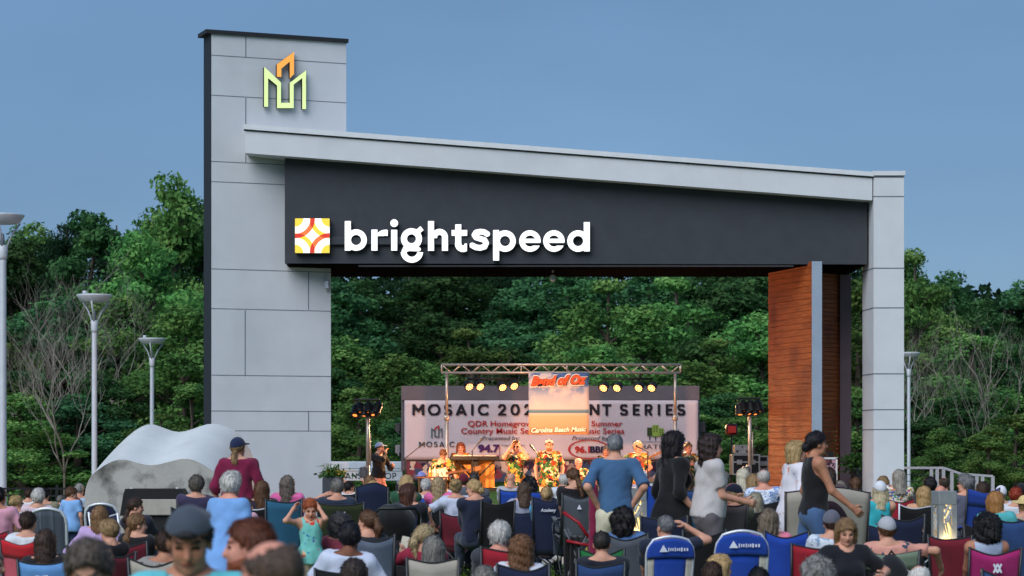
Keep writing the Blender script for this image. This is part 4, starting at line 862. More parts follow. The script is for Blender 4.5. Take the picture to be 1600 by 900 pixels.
def head_parts(H, hc, k, skin, hair, hs=1., vox=.0085):
    """head skin (verts, faces, material index) in body space; H = 3x3 head axes."""
    S = SDF((-.11, -.13, -.16), (.11, .14, .14), vox)
    S.ell((0, -.012, .035), (.075, .094, .086), k=.02); S.ell((0, .02, -.03), (.058, .07, .088), k=.03); S.cone((-.03, .03, -.078), (.03, .03, -.078), .03, .03, .03)
    S.ell((0, .066, -.095), (.02, .02, .018), k=.025); S.cone((-.03, .076, .026), (.03, .076, .026), .013, .013, .015)
    for e in (-1, 1):
        S.ell((e * .034, .058, -.028), (.026, .024, .03), k=.02); S.ell((e * .031, .094, .007), (.016, .012, .009), k=.008, op='s'); S.ell((e * .078, -.006, -.008), (.010, .022, .033), k=.01)
    S.cone((0, .086, .012), (0, .103, -.028), .008, .014, .012); S.ell((0, .084, -.058), (.022, .012, .01), k=.008); S.cone((0, -.02, -.06), (0, -.03, -.15), .05, .052, .03)
    V, Q = S.nets(); C = V[Q].mean(1); x, y, z = np.abs(C[:, 0]), C[:, 1], C[:, 2]; mi = np.zeros(len(Q), int)
    mi[(np.abs(x - .031) < .015) & (np.abs(z - .007) < .0075) & (y > .06)] = 1; mi[(x < .024) & (np.abs(z + .058) < .008) & (y > .082)] = 2; mi[(x > .013) & (x < .052) & (np.abs(z - .029) < .006) & (y > .055)] = 3
    return (V * k * hs) @ H.T + hc, Q, mi

def hair_field(style, seed, vox=.0105):
    g = np.random.default_rng(seed); S = SDF((-.19, -.24, -.52), (.19, .14, .24), vox)
    def shell(t, cutA=(.082, .074), cutC=(-.09, -.085)):
        S.ell((0, -.014, .037), (.076 + t, .096 + t, .088 + t), k=.01); a, c = np.array(cutA), np.array(cutC); d = c - a; n = np.array([-d[1], d[0]]); n = n / np.linalg.norm(n); 
        if n[1] > 0: n = -n
        S.plane((0, a[0], a[1]), (0, n[0], n[1]))
    if style == 'short': shell(.012); S.wrinkle(.002, 160, seed)
    elif style == 'crop': shell(.007, (.078, .082)); 
    elif style == 'fringe':
        shell(.010); S.ell((0, .02, .10), (.075, .09, .062), k=.012, op='s')
    elif style == 'full': shell(.024, (.088, .078), (-.1, -.1)); S.ell((0, .03, .115), (.06, .05, .025), k=.03); S.wrinkle(.004, 110, seed)
    elif style == 'curly': shell(.045, (.09, .085), (-.08, -.13)); S.ell((0, -.05, -.05), (.115, .085, .1), k=.04); S.wrinkle(.011, 95, seed)
    elif style == 'afro': S.ell((0, -.03, .02), (.135, .13, .14), k=.02); S.ell((0, -.04, -.08), (.12, .1, .1), k=.05); S.plane((0, .05, 0), (0, .97, -.22)); S.wrinkle(.012, 90, seed)
    elif style in ('bob', 'long', 'vlong', 'wavy'):
        L_ = {'bob': -.115, 'long': -.25, 'vlong': -.38, 'wavy': -.3}[style]; t = .02 if style != 'wavy' else .028
        shell(t, (.088, .07), (-.2, -.14))
        for e in (-1, 1): S.cone((e * .07, -.01, .03), (e * .085, -.03, L_ * .9 + .01), .032, .026, .03)
        S.cone((0, -.06, .03), (0, -.085, L_), .085, .05, .04); S.cone((-.05, -.06, 0), (-.055, -.07, L_ + .015), .05, .04, .04); S.cone((.05, -.06, 0), (.055, -.07, L_ + .015), .05, .04, .04)
        S.ell((0, .07, -.04), (.056, .085, .105), k=.015, op='s'); S.plane((0, 0, L_ - .01), (0, 0, -1)); S.wrinkle(.0035 if style != 'wavy' else .008, 75, seed)
    elif style in ('bun', 'pony', 'updo', 'lowbun'):
        shell(.013, (.084, .078), (-.1, -.1))
        if style == 'bun': S.ell((0, -.1, .08), (.05, .05, .048), k=.015)
        if style == 'updo': S.ell((0, -.085, .06), (.06, .06, .07), k=.02); S.ell((.01, -.12, .02), (.05, .045, .05), k=.02)
        if style == 'lowbun': S.ell((0, -.115, -.03), (.046, .042, .046), k=.012)
        if style == 'pony': S.ell((0, -.105, .03), (.026, .03, .026), k=.012); S.cone((0, -.12, .03), (0, -.155, -.05), .03, .042, .02); S.cone((0, -.155, -.05), (.015, -.135, -.2), .042, .014, .03)
        S.wrinkle(.002, 120, seed)
    elif style == 'lowpony': shell(.014, (.084, .076), (-.1, -.1)); S.cone((0, -.1, -.06), (.01, -.115, -.16), .034, .036, .02); S.cone((.01, -.115, -.16), (.015, -.1, -.32), .036, .016, .03); S.wrinkle(.002, 120, seed)
    x, y, z = S.grid((slice(None),) * 3); th = np.arctan2(x, -(y + .01)); S.f = S.f + .0022 * np.sin(th * 26 + z * 12 + seed) + .0012 * np.sin(th * 55 + seed * 2 + z * 20)
    return S.nets()
HAIRC = {}
def hair_mesh(style, seed):
    key = (style, seed % 3)
    if key not in HAIRC:
        V, Q = hair_field(style, seed % 3 + 1); a, b_, c = V[Q[:, 0]], V[Q[:, 1]], V[Q[:, 2]]; N = np.cross(b_ - a, c - a); N /= np.linalg.norm(N, axis=1)[:, None] + 1e-12; C = V[Q].mean(1)
        g = np.random.default_rng(seed); n = {'crop': 500, 'fringe': 250, 'afro': 1500, 'curly': 1300}.get(style, 800); i = g.integers(0, len(Q), n); p, nn = C[i], N[i]; curly = style in ('afro', 'curly', 'wavy')
        fl = np.tile(np.array([0, -.25, -1.]), (n, 1)); top_ = p[:, 2] > .07; fl[top_] = np.stack([p[top_, 0] * 6, np.where(p[top_, 1] > .02, .4, -1.), -.4 * np.ones(top_.sum())], 1)
        if style in ('bun', 'updo', 'lowbun', 'pony', 'lowpony'): fl[:, 1] -= 1.
        fl = fl + g.normal(0, .28 if not curly else .9, (n, 3)); fl -= nn * (fl * nn).sum(1)[:, None]; fl /= np.linalg.norm(fl, axis=1)[:, None] + 1e-9
        ln = g.uniform(.02, .06, (n, 1)) * (.45 if style in ('crop', 'fringe') else 1); lift = g.uniform(.0, .012, (n, 1)) * (1.6 if curly else 1); sd_ = np.cross(fl, nn) * g.uniform(.0018, .0042, (n, 1))
        A = p - fl * ln * .4; B = p + nn * (.003 + lift * .5) + fl * ln * .3; E = p + nn * lift + fl * ln * .75
        SV = np.stack([A - sd_, A + sd_, B + sd_, B - sd_, E + sd_ * .25, E - sd_ * .25], 1).reshape(-1, 3); k0 = len(V) + 6 * np.arange(n); SQ = np.concatenate([np.stack([k0, k0 + 1, k0 + 2, k0 + 3], 1), np.stack([k0 + 3, k0 + 2, k0 + 4, k0 + 5], 1)])
        HAIRC[key] = (np.concatenate([V, SV]), np.concatenate([Q, SQ]))
    return HAIRC[key]

def hand_geo(wr, a, n, sz, curl, side):
    """four fingers and a thumb as tapered bent tubes rooted in the palm."""
    a, n = nrm(a), np.array(n, float); n = nrm(n - a * (n @ a)); b = np.cross(a, n); mb = MB(); ra = lambda t: nrm(a * math.cos(t) + n * math.sin(t))
    for i, (o, l) in enumerate(((.030, .072), (.010, .082), (-.011, .076), (-.030, .06))):
        p = wr + (a * .085 + b * o * side) * sz; pts = [p - a * .02 * sz, p]; t = 0
        for fr in (.45, .32, .23): t += curl * .62; p = p + ra(t) * l * fr * sz; pts.append(p)
        mb.tube([tuple(q) for q in pts], [.0105 * sz, .0105 * sz, .0095 * sz, .0085 * sz, .0055 * sz], 6)
    p = wr + (a * .025 + b * .028 * side) * sz; d = nrm(a * .7 + b * .75 * side + n * .25 * (1 + curl)); q = p + d * .045 * sz; r = q + nrm(a * .9 + b * .1 * side + n * (.2 + .5 * curl)) * .035 * sz
    mb.tube([tuple(p), tuple(q), tuple(r)], [.014 * sz, .012 * sz, .007 * sz], 6); return mb.v, mb.f

PEOPLE = []
def person(who, px, py, s, pose='sit', yaw=0., hy=0., hp=0., hair=('short', '#3a2a20'), top=('#3a4a60', 'short'), bot=('#2c3444', 'long'), skin='fair', fem=False, fat=1., k=None, hs=1., lean=None, arms=None, hat=None, floor=None, group='people seated on the lawn', beard=None, glasses=None, roll=0., seat=None, curl=.6, chair=None, collar=False, vox=.019, hvox=.0085, verb=None):
    Y = F / s; X = wx(px, Y); fl = ground(Y) if floor is None else floor; zt = wz(py, Y); sit = pose == 'sit'; pr = random.Random(int(px * 13 + py * 7))
    if sit: yaw += pr.uniform(-7, 7); roll += pr.uniform(-4, 4); hy += pr.uniform(-14, 14) if hy == 0 else 0; hp += pr.uniform(-6, 8)
    if lean is None: lean = -9 if sit else 3
    cl = math.cos(R(lean))
    if sit:
        if k is None: k = .97 if not fem else .93
        se = zt - fl - (.09 + .672 * cl + .12 * hs) * k
        if seat is not None: se = seat
        if se < .16: k *= (zt - fl - .16) / (zt - fl - se + 1e-9) if zt - fl - .16 > .3 else 1; se = zt - fl - (.09 + .672 * cl + .12 * hs) * k
        pz = se + .09 * k
    else:
        k = (zt - fl) / (.93 + .672 * cl + .12 * hs) if k is None else k; pz = zt - fl - (.672 * cl + .12 * hs) * k; se = 0
    U = np.array([math.sin(R(roll)), math.sin(R(lean)), cl]); U = nrm(U); Rr = nrm(np.cross(np.array([0, 1., 0]), U)); Fw = np.cross(U, Rr); M = np.stack([Rr, Fw, U], 1)
    P = np.array([0, 0, pz]); T = lambda x, y, z: P + M @ (np.array([x, y, z]) * k)
    sw = .162 if fem else .18; hs = hs * .94 if hs == 1. else hs; e_ = empty('person', (X, Y, fl), -R(yaw))
    vb = verb or {'sit': 'seated', 'stand': 'standing', 'walk': 'standing'}[pose]
    tag(e_, (vb + ' ' + who).strip(), 'person', group)
    hc = T(0, 0, .56) + np.array([0, .016, .112]) * k if not sit else T(0, .0, .56) + nrm(U + np.array([0, .1 + max(0, -math.sin(R(lean))), 0])) * .112 * k
    Hm = np.array((Euler((0, 0, -R(hy))).to_matrix() @ Euler((-R(hp), 0, 0)).to_matrix()))
    # joints
    J = {}
    for sd in (-1, 1):
        J['hip', sd] = T(sd * .092, 0, -.02)
        if sit:
            kn = J['hip', sd] + np.array([sd * .05, .41, .02]) * k; kn[2] = max(kn[2], .40 * k * (1 if se < .4 else 1)); dk = kn - J['hip', sd]; kn = J['hip', sd] + nrm(dk) * .43 * k
            an = np.array([kn[0], kn[1] + .08 * k, .075 * k]); 
            if kn[2] - an[2] > .42 * k: an = kn + nrm(an - kn) * .42 * k
            elif kn[2] - an[2] < .41 * k: an[1] = kn[1] + math.sqrt(max(0, (.42 * k) ** 2 - (kn[2] - an[2]) ** 2))
        elif pose == 'walk': 
            an = np.array([sd * .09 * k, sd * .2 * k, .08 * k]); kn, an = ik(J['hip', sd], an, .43 * k, .42 * k, (0, 1, 0))
        else: kn, an = ik(J['hip', sd], np.array([sd * .1 * k, .0, .08 * k]), .43 * k, .42 * k, (0, 1, 0))
        J['kn', sd], J['an', sd] = kn, an; J['sh', sd] = T(sd * sw, 0, .485)
        a = arms or ('lap' if sit else 'down')
        if isinstance(a, tuple): a = a[0] if sd < 0 else a[1]
        hint = np.array([sd * .6, -.6, -.3]); nm = np.array([-sd, .2, 0.])
        if a == 'down': t = J['sh', sd] + np.array([sd * .07, .05, -.5]) * k
        elif a == 'lap': t = P + np.array([sd * .1, .3, .1]) * k; nm = np.array([0, 0, -1.])
        elif a == 'rest': t = P + np.array([sd * .27, .2, .15]) * k; nm = np.array([0, 0, -1.])
        elif a == 'hips': t = T(sd * .165, -.03, .09); hint = np.array([sd * .7, -1., 0]); nm = np.array([-sd, .3, -.3])
        else: t = J['sh', sd] + np.array(a[:3]) * k; hint = np.array(a[3:6]) if len(a) > 3 else hint
        J['el', sd], J['wr', sd] = ik(J['sh', sd], t, .285 * k, .25 * k, hint); J['nm', sd] = nm
    pts = np.array([v for v in J.values()][:] + [P, hc]); pts = np.array([v for kk, v in J.items() if kk[0] != 'nm'] + [P, hc])
    def torso(S, g, neck=True, bar=.15):
        S.ell(T(0, 0, 0), np.array([.165 if fem else .16, .122 * fat, .125]) * k * (1 if fat < 1.05 else 1.06) + g, M, .05); S.ell(T(0, .012 * fat, .17), np.array([.138 * fat, .108 * fat, .16]) * k + g, M, .06)
        S.ell(T(0, 0, .36), np.array([.145 if fem else .16, .112, .18]) * k * (1 + (fat - 1) * .4) + g, M, .06); S.cone(T(-bar, -.01, .478), T(bar, -.01, .478), .06 * k + g, .06 * k + g, .05)
        for sd in (-1, 1): S.cone(T(sd * .03, -.03, .545), T(sd * min(.15, bar + .02), -.012, .495), .042 * k + g, .045 * k + g, .05)
        if fem:
            for sd in (-1, 1): S.ell(T(sd * .068, .098, .335), np.array([.06, .052, .06]) * k + g, M, .03)
    lo, hi = pts.min(0) - .22, pts.max(0) + .22; S = SDF(lo, hi, vox)
    torso(S, 0); S.cone(T(0, -.012, .48), hc + Hm @ np.array([0, -.03, -.09]) * k, .058 * k, .052 * k, .04)
    for sd in (-1, 1):
        S.cone(J['sh', sd], J['el', sd], .05 * k, .04 * k, .04); S.cone(J['el', sd], J['wr', sd], .04 * k, .028 * k, .02); a = nrm(J['wr', sd] - J['el', sd])
        for q in (-.018, .018): 
            b_ = np.cross(a, nrm(J['nm', sd] + 1e-6)); S.cone(J['wr', sd], J['wr', sd] + (a * .085 + b_ * q) * k, .024 * k, .022 * k, .02)
        S.cone(J['hip', sd], J['kn', sd], .085 * k, .056 * k, .04); S.cone(J['kn', sd], J['an', sd], .055 * k, .038 * k, .03)
    V, Q = S.nets(); hv, hq, hm = head_parts(Hm, hc, k, skin, hair, hs, hvox); parts = [(V, Q, np.zeros(len(Q), int)), (hv, hq, hm)]
    VV = [V, hv]; FF = [Q.tolist(), (hq + len(V)).tolist()]; MI = [0] * len(Q) + hm.tolist(); off = len(V) + len(hv)
    for sd in (-1, 1):
        v, f = hand_geo(J['wr', sd], J['wr', sd] - J['el', sd], J['nm', sd], k, curl, sd); VV.append(np.array(v)); FF.append([[i + off for i in q] for q in f]); MI += [0] * len(f); off += len(v)
    hcol = hair[1] if hair[0] != 'bald' else '#6b5a4c'; hmat = hairmat(hcol)
    mesh('body', np.concatenate(VV), [q for f in FF for q in f], [skinmat(skin), m_eye, m_lip, hmat], e_, True, MI)
    seed = int(px * 7 + py)
    if hair[0] != 'bald':
        v, q = hair_mesh(hair[0], seed)
        if hat and hat[0] != 'straw': cut = v[:, 2] > .05 + (.28 * v[:, 1] if hat[0] == 'cap' else .0); q = q[~cut[q].any(1)]
        mesh('hair', (v * k * hs) @ Hm.T + hc, q, hmat, e_, True)
    if beard:
        B = SDF((-.1, -.04, -.15), (.1, .13, .03), .009); B.ell((0, .02, -.03), (.066, .078, .096), k=.02); B.cone((-.03, .03, -.08), (.03, .03, -.08), .038, .038, .03); B.ell((0, .07, -.098), (.026, .026, .024), k=.02); B.plane((0, 0, -.035), (0, .25, .97)); B.plane((0, -.02, 0), (0, -1, 0)); B.ell((0, .1, -.058), (.02, .02, .008), k=.006, op='s'); B.wrinkle(.002, 150, 3)
        v, q = B.nets(); mesh('beard', (v * k * hs) @ Hm.T + hc, q, hairmat(beard), e_, True)
    tm = top[0] if not isinstance(top[0], str) else cloth(top[0]); sl = top[1]
    g = .013 * k; S = SDF(lo, hi, vox); torso(S, g, bar=.15 if sl != 'tank' else .085)
    if sl != 'tank': S.ell(T(0, .005, .1), np.array([.16, .13 * fat, .22]) * k * (1 if fat < 1.05 else 1.07), M, .05)
    if sl in ('short', 'long', 'half', 'elbow'):
        for sd in (-1, 1):
            a, b_, c = J['sh', sd], J['el', sd], J['wr', sd]
            if sl == 'short': S.cone(a, a + (b_ - a) * .72, .06 * k, .063 * k, .04, cut=True)
            elif sl == 'elbow': S.cone(a, a + (b_ - a) * .96, .06 * k, .064 * k, .04, cut=True)
            elif sl == 'half': S.cone(a, b_, .062 * k, .055 * k, .04); S.cone(b_, b_ + (c - b_) * .3, .055 * k, .05 * k, .03, cut=True)
            else: S.cone(a, b_, .06 * k, .052 * k, .04); S.cone(b_, b_ + (c - b_) * .97, .055 * k, .042 * k, .03, cut=True)
    hem = -.13 if not sit else -.09
    if len(top) > 2: hem = top[2]
    if hem < -.12 and not sit: S.ell(T(0, 0, hem * .5), np.array([.232, .18 * fat, abs(hem) * .8 + .12]) * k, M, .05)
    if hem < -.3: S.cone(T(0, 0, -.02), T(0, 0, hem - .05), .17 * k, (.15 - hem * .12) * k, .08)
    S.wrinkle(.0065, 26, seed); S.wrinkle(.003, 60, seed + 1)
    S.plane(T(0, 0, hem), -U); S.ell(T(0, .035, .575), np.array([.078, .095, .075]) * k * (1.25 if sl == 'tank' else 1), M, .008, 's'); S.plane(T(0, -.07, .545), nrm(U - Fw * .3))
    if sl == 'tank':
        for sd in (-1, 1): S.ell(T(sd * .2, 0, .46), np.array([.075, .12, .11]) * k, M, .02, 's')
    v, q = S.nets(); mesh('shirt' if hem > -.3 else 'dress', v, q, tm, e_, True)
    if collar:
        S = SDF(T(0, 0, .5) - .2, T(0, 0, .6) + .2, .012); S.ell(T(0, .0, .54), np.array([.082, .084, .04]) * k, M, .01); S.ell(T(0, .02, .585), np.array([.07, .08, .06]) * k, M, .01, 's'); v, q = S.nets(); mesh('collar', v, q, tm, e_, True)
    if bot:
        bm_ = bot[0] if not isinstance(bot[0], str) else cloth(bot[0]); S = SDF(lo, hi, vox); S.ell(T(0, 0, -.01), np.array([.168, .126 * fat, .13]) * k + .008, M, .04)
        for sd in (-1, 1):
            h_, kk, a = J['hip', sd], J['kn', sd], J['an', sd]
            if bot[1] == 'long': S.cone(h_, kk, .1 * k, .072 * k, .04); S.cone(kk, kk + (a - kk) * .94, .072 * k, .06 * k, .04, cut=True)
            else: S.cone(h_, h_ + (kk - h_) * .86, .102 * k, .092 * k, .03, cut=True)
        S.wrinkle(.006, 28, seed + 2); S.plane(T(0, 0, .075), U); v, q = S.nets(); mesh('trousers' if bot[1] == 'long' else 'shorts', v, q, bm_, e_, True)
    for sd in (-1, 1):
        a = J['an', sd]; fd = np.array([sd * .12, 1, 0.]); fd = nrm(fd); S = SDF(np.minimum(a - .1, a + fd * .25 - .1), np.maximum(a + .1, a + fd * .25 + .1), .016); z0 = a[2] - .075 * k
        S.cone(a + np.array([0, -.02, -.03]) * k, a + fd * .15 * k + np.array([0, 0, -.045 * k]), .045 * k, .04 * k, .03); S.cone(a, a + np.array([0, 0, -.03 * k]), .045 * k, .045 * k, .03); S.plane((0, 0, z0 + .002), (0, 0, -1)); v, q = S.nets()
        if len(v): mesh('shoe', v, q, mat('#3a3634' if seed % 2 else '#b8b4ae', .7, .2, name='shoe_leather'), e_, True)
    if hat:
        kind, hcol_ = hat[0], hat[1]; cap_yaw = hat[2] if len(hat) > 2 else 0; S = SDF((-.2, -.2, -.06), (.2, .23, .18), .009)
        if kind in ('cap', 'backcap'):
            S.ell((0, -.012, .04), (.09, .111, .108), k=.01); S.plane((0, 0, .036 if kind == 'cap' else .055), (0, .3, -.95) if kind == 'cap' else (0, -.1, -.99))
            S2 = SDF((-.1, .04, .0), (.1, .2, .1), .007); S2.ell((0, .11, .06), (.08, .088, .012), k=.01); S2.plane((0, .085, 0), (0, -1, 0)) ; S2.ell((0, -.012, .04), (.087, .107, .107), k=.005, op='s')
        elif kind == 'beanie': S.ell((0, -.014, .04), (.097, .117, .113), k=.01); S.plane((0, 0, .03), (0, -.3, -.95)); S2 = None
        elif kind == 'straw': S.ell((0, -.01, .07), (.09, .11, .085), k=.01); S.ell((0, -.01, .055), (.19, .2, .014), k=.03); S.plane((0, 0, .03), (0, 0, -1)); S2 = None
        Hc = Hm @ np.array(Euler((0, 0, -R(cap_yaw))).to_matrix()); cm_ = hcol_ if not isinstance(hcol_, str) else cloth(hcol_)
        v, q = S.nets(); ho = mesh('hat' if kind in ('straw', 'beanie') else 'cap', (v * k * hs) @ Hc.T + hc, q, cm_, e_, True)
        if kind in ('cap', 'backcap'):
            v, q = S2.nets(); mesh('brim', (v * k * hs) @ Hc.T + hc, q, cloth(hat[3]) if len(hat) > 3 else cm_, ho, True)
            if kind == 'backcap':   # opening above the strap, on the forehead side when worn backwards
                S = SDF((-.06, -.13, .03), (.06, -.04, .1), .007); S.ell((0, -.1, .058), (.042, .03, .034), k=.01); S.plane((0, 0, .058), (0, 0, -1)); v, q = S.nets(); mesh('strap_opening', (v * k * hs) @ Hc.T + hc, q, hmat, ho, True)
    if glasses:
        b = MB(); gy, gz = (.098, .008) if glasses != 'up' else (.055, .122); mg = mat('#0c0c0e', .15, .1, 5, 0, spec=.6, name='dark_lens')
        fx = lambda p: tuple((Hm @ (np.array(p) * k * hs)) + hc)
        for sd in (-1, 1):
            ring_ = [(sd * .032 + .024 * math.cos(t * 6.283 / 10), gy - .004 * abs(math.cos(t * .6283)), gz + .018 * math.sin(t * 6.283 / 10)) for t in range(10)]; o = len(b.v); b.addm([fx(p) for p in ring_] + [fx((p[0], p[1] - .006, p[2])) for p in ring_], [list(range(10)), list(range(19, 9, -1))] + [[i, (i + 1) % 10, (i + 1) % 10 + 10, i + 10] for i in range(10)])
            b.tube([fx((sd * .056, gy - .01, gz)), fx((sd * .08, gy - .1, gz + (.0 if glasses != 'up' else -.05)))], .0035, 5)
        b.tube([fx((-.012, gy, gz + .004)), fx((.012, gy, gz + .004))], .003, 5); b.build('glasses', mg, e_)
    PEOPLE.append((who, X, Y, sit, k))
    info = dict(X=X, Y=Y, yaw=yaw, seat=max(.14, se), J=J, root=e_, hc=hc, k=k, T=T, floor=fl, who=who, H=Hm, s=s)
    if chair: camp_chair(info=info, **chair)
    return info

# ------------------------------------------------------------------ folding chairs
m_fr = {'dark': metal('#26282c', .4), 'light': metal('#b9bec6', .35), 'white': metal('#d0d4da', .4)}
CHG = 'folding chairs on the lawn'
def camp_chair(col, cy=None, cw=None, label=None, info=None, px=None, py=None, s=None, yaw=None, style='camp', trim=None, frame='dark', mark=None, group=CHG, sag=.05, tilt=0., adj=None):
    """cy = photo row of the back's top edge, cw = its width in photo pixels."""
    if info is None:
        Y = F / s; X = wx(px, Y); fl = ground(Y); seat = .36; yaw = yaw or 0
    else: X, Y, fl, seat, s = info['X'], info['Y'], info['floor'], info['seat'], info['s']; yaw = info['yaw'] if yaw is None else yaw
    if adj is not None: X += adj / s
    top_ = (wz(cy, Y) - fl) if cy else seat + .46
    top_ = max(top_, seat + .22); wd = min(.95, max(.42, (cw / s) if cw else .52)) if style != 'love' else cw / s
    who = label or short('%s folding chair of the %s' % (adj_name(col), info['who']))
    e = tag(empty('love_seat' if style == 'love' else 'folding_chair', (X, Y, fl), -R(yaw)), who, 'chair', group); fab = cloth(col) if isinstance(col, str) else col; fm = m_fr[frame]; g = random.Random(int(X * 991 + Y * 77)); w1, w2, w3 = g.uniform(0, 6), g.uniform(0, 6), g.uniform(.7, 1.3)
    hw = wd / 2; yb0, yb1 = -.19, -.19 - .28 * (top_ - seat) ; yf = .27
    zl = seat - .06
    back = lambda u, v: ((u - .5) * wd * (.94 + .06 * v), yb0 + (yb1 - yb0) * v - .05 * math.sin(math.pi * u) * (1 - .3 * v) + .022 * math.sin(5 * u + 6 * v * w3 + w1) * math.sin(math.pi * u), zl + (top_ - zl) * v - sag * math.sin(math.pi * u) * v ** 3 + .008 * math.sin(7 * u + w2) * v)
    roundtop = style in ('rocker', 'arch')
    if roundtop:
        back = lambda u, v: ((u - .5) * wd * (.9 + .1 * v) * (1 if v < .8 else math.sqrt(max(.5, 1 - ((v - .8) / .2) ** 2 * .5))), yb0 + (yb1 - yb0) * v - .03 * math.sin(math.pi * u), zl + (top_ - zl) * (v + .045 * math.sin(math.pi * u) * v ** 3 - .045 * v ** 3))
    if style == 'rocker':
        b = MB(); b.sheet(lambda u, v: back(.16 + .68 * u, v * .74), 8, 8, .012); bo_ = b.build('backrest', fab, e, True)
        for q in (0, .84): b = MB(); b.sheet(lambda u, v: back(q + .16 * u, v * .74), 3, 8, .012); b.build('side_mesh', cloth(trim or '#b8b4a8'), bo_, True)
        b = MB(); b.sheet(lambda u, v: (lambda p: (p[0], p[1] - .012, p[2]))(back(u, .745 + .245 * v)), 14, 6, .03); hd = b.build('headrest', fab, bo_, True)
        b = MB(); b.tube([back(0, v / 10) for v in range(10)] + [(p[0], p[1], p[2] + .012) for p in [back(u / 10, 1) for u in range(11)]] + [back(1, v / 10) for v in range(9, -1, -1)], .014, 8); b.build('back_frame', m_fr['white'] if trim != 'dark' else fm, e, True)
        cx, _, cz = back(.5, .86); yk = _ - .045; b = MB(); b.prism([(cx - wd * .25, cz - .03), (cx - wd * .17, cz + .035), (cx - wd * .08, cz - .03)], yk, yk + .006)
        gg = random.Random(4); x = cx - wd * .06
        for i in range(9): ww = gg.uniform(.012, .022); b.box((x, yk + .008 - .004, cz - .008), (ww * .7, .006, .026 if i % 3 else .034)); x += ww + .006
        b.build('printed_mark', mat('#c8ccd8', .8, .1, name='white_print'), hd)
        for sd in (-1, 1): b = MB(); b.tube([(sd * hw * .98, yb1 * .6, seat + .23), (sd * (hw + .05), 0, seat + .22), (sd * (hw + .04), .22, seat + .2), (sd * (hw + .02), .25, seat)], .018, 8); b.build('armrest', m_fr['white'], e, True)
    else:
        n = 14
        b = MB(); b.sheet(back, n, 8, .012); bo_ = b.build('backrest', fab, e, True)
        if trim: b = MB(); b.sheet(lambda u, v: (lambda p: (p[0] * 1.015, p[1] - .012, p[2] + .006))(back(u, .72 + .28 * v)), n, 3, .008); b.build('trim_band', cloth(trim), bo_, True)
        if style == 'arch':
            b = MB(); b.tube([back(0, v / 10) for v in range(10)] + [back(u / 10, 1) for u in range(11)] + [back(1, v / 10) for v in range(9, -1, -1)], .018, 8); b.build('back_frame', m_fr['white'], e, True)
        else:
            for sd in (0, 1): b = MB(); p, q = Vector(back(sd, .02)), Vector(back(sd, 1)); b.tube([p + Vector((0, -.015, -.1)), q + Vector((0, -.015, .015))], .013, 7); b.build('back_post', fm, e, True)
            b = MB(); b.tube([(p[0], p[1], p[2] + .004) for p in [back(u / 12, 1) for u in range(13)]], .009, 6); b.build('edge_piping', cloth('#16181c' if frame == 'dark' else '#aeb4bc'), bo_, True)
        if style == 'love':
            b = MB(); b.sheet(lambda u, v: (lambda p: (p[0], p[1] - .014, p[2]))(back(.27 + .5 * u, .1 + (.5 + .26 * math.sin(math.pi * u) ** .6) * v)), 18, 8, .01); b.build('mesh_panel', cloth('#2a1a26'), bo_, True)
        if mark:
            cx, cyk, cz = back(.5, .8); yk = cyk - .02
            if mark == 'logo': shape2d('printed_mark', lambda x, z: np.minimum(np.minimum(ring(x, z, -.03, 0, .035, .009), ring(x, z, .03, 0, .035, .009)), flat(x, z, (-.06, -.045), (.06, .045), .009)), (-.08, -.055, .08, .055), .006, .004, mat('#b9c4d4', .8, .1, name='white_print'), bo_, Matrix.Translation((cx, yk - .014, cz - .03)))
            elif mark == 'tri': b = MB(); b.prism([(cx - .03, cz - .04), (cx, cz + .02), (cx + .03, cz - .04)], yk - .014, yk - .008); b.build('printed_mark', mat('#c8ccd8', .8, .1, name='white_print'), bo_)
            elif mark == 'bar': b = MB(); [b.box((cx - .05 + i * .02, yk - .012, cz + .02), (.013, .006, .022 + .008 * (i % 2))) for i in range(6)]; b.build('printed_mark', mat('#c8ccd8', .8, .1, name='white_print'), bo_)
            elif mark == 'paws': shape2d('printed_mark', lambda x, z: np.minimum(np.minimum(np.hypot(x + .16, z) - .045, np.hypot(x - .16, z) - .045), np.minimum(np.hypot(x + .1, z + .01) - .03, np.hypot(x - .1, z + .01) - .03)), (-.23, -.06, .23, .06), .01, .004, mat('#c8ccd8', .8, .1, name='white_print'), bo_, Matrix.Translation((cx, yk - .014, cz - .05)))
            elif mark == 'K': shape2d('printed_mark', lambda x, z: np.minimum(np.minimum(flat(x, z, (-.035, -.04), (.0, .04), .008), flat(x, z, (-.035, .04), (.0, -.04), .008)), np.minimum(flat(x, z, (.0, -.04), (.035, .04), .008), flat(x, z, (0, .04), (.035, -.04), .008))), (-.05, -.05, .05, .05), .005, .004, mat('#c8ccd8', .8, .1, name='white_print'), bo_, Matrix.Translation((cx, yk - .014, cz - .02)))
            else: text('printed_mark', mark, cx - .1, cx + .1, cz + .0, .045, mat('#c8ccd8', .8, .1, name='white_print'), bo_, yk - .014, .02, .2)
        for sd in (-1, 1):
            b = MB(); za = seat + .2; b.sheet(lambda u, v: (sd * (hw + .03 - .05 * u + .0), yb1 * .55 + (yf - yb1 * .55) * v, za - .03 * math.sin(math.pi * v)), 2, 8, .02); ao = b.build('armrest', fab, e, True)
            b = MB(); b.tube([(sd * (hw + .005), yf - .01, za), (sd * (hw + .0), yf, seat - .02)], .011, 6); b.tube([(sd * (hw + .005), yb1 * .5, za), (sd * hw, yb0 - .02, seat)], .011, 6); b.build('arm_post', fm, ao, True)
    b = MB(); b.sheet(lambda u, v: ((u - .5) * wd * .96, yb0 + (yf - yb0) * v, seat - .06 + .05 * v - .05 * math.sin(math.pi * u)), 10, 8, .012); b.build('seat', fab, e, True)
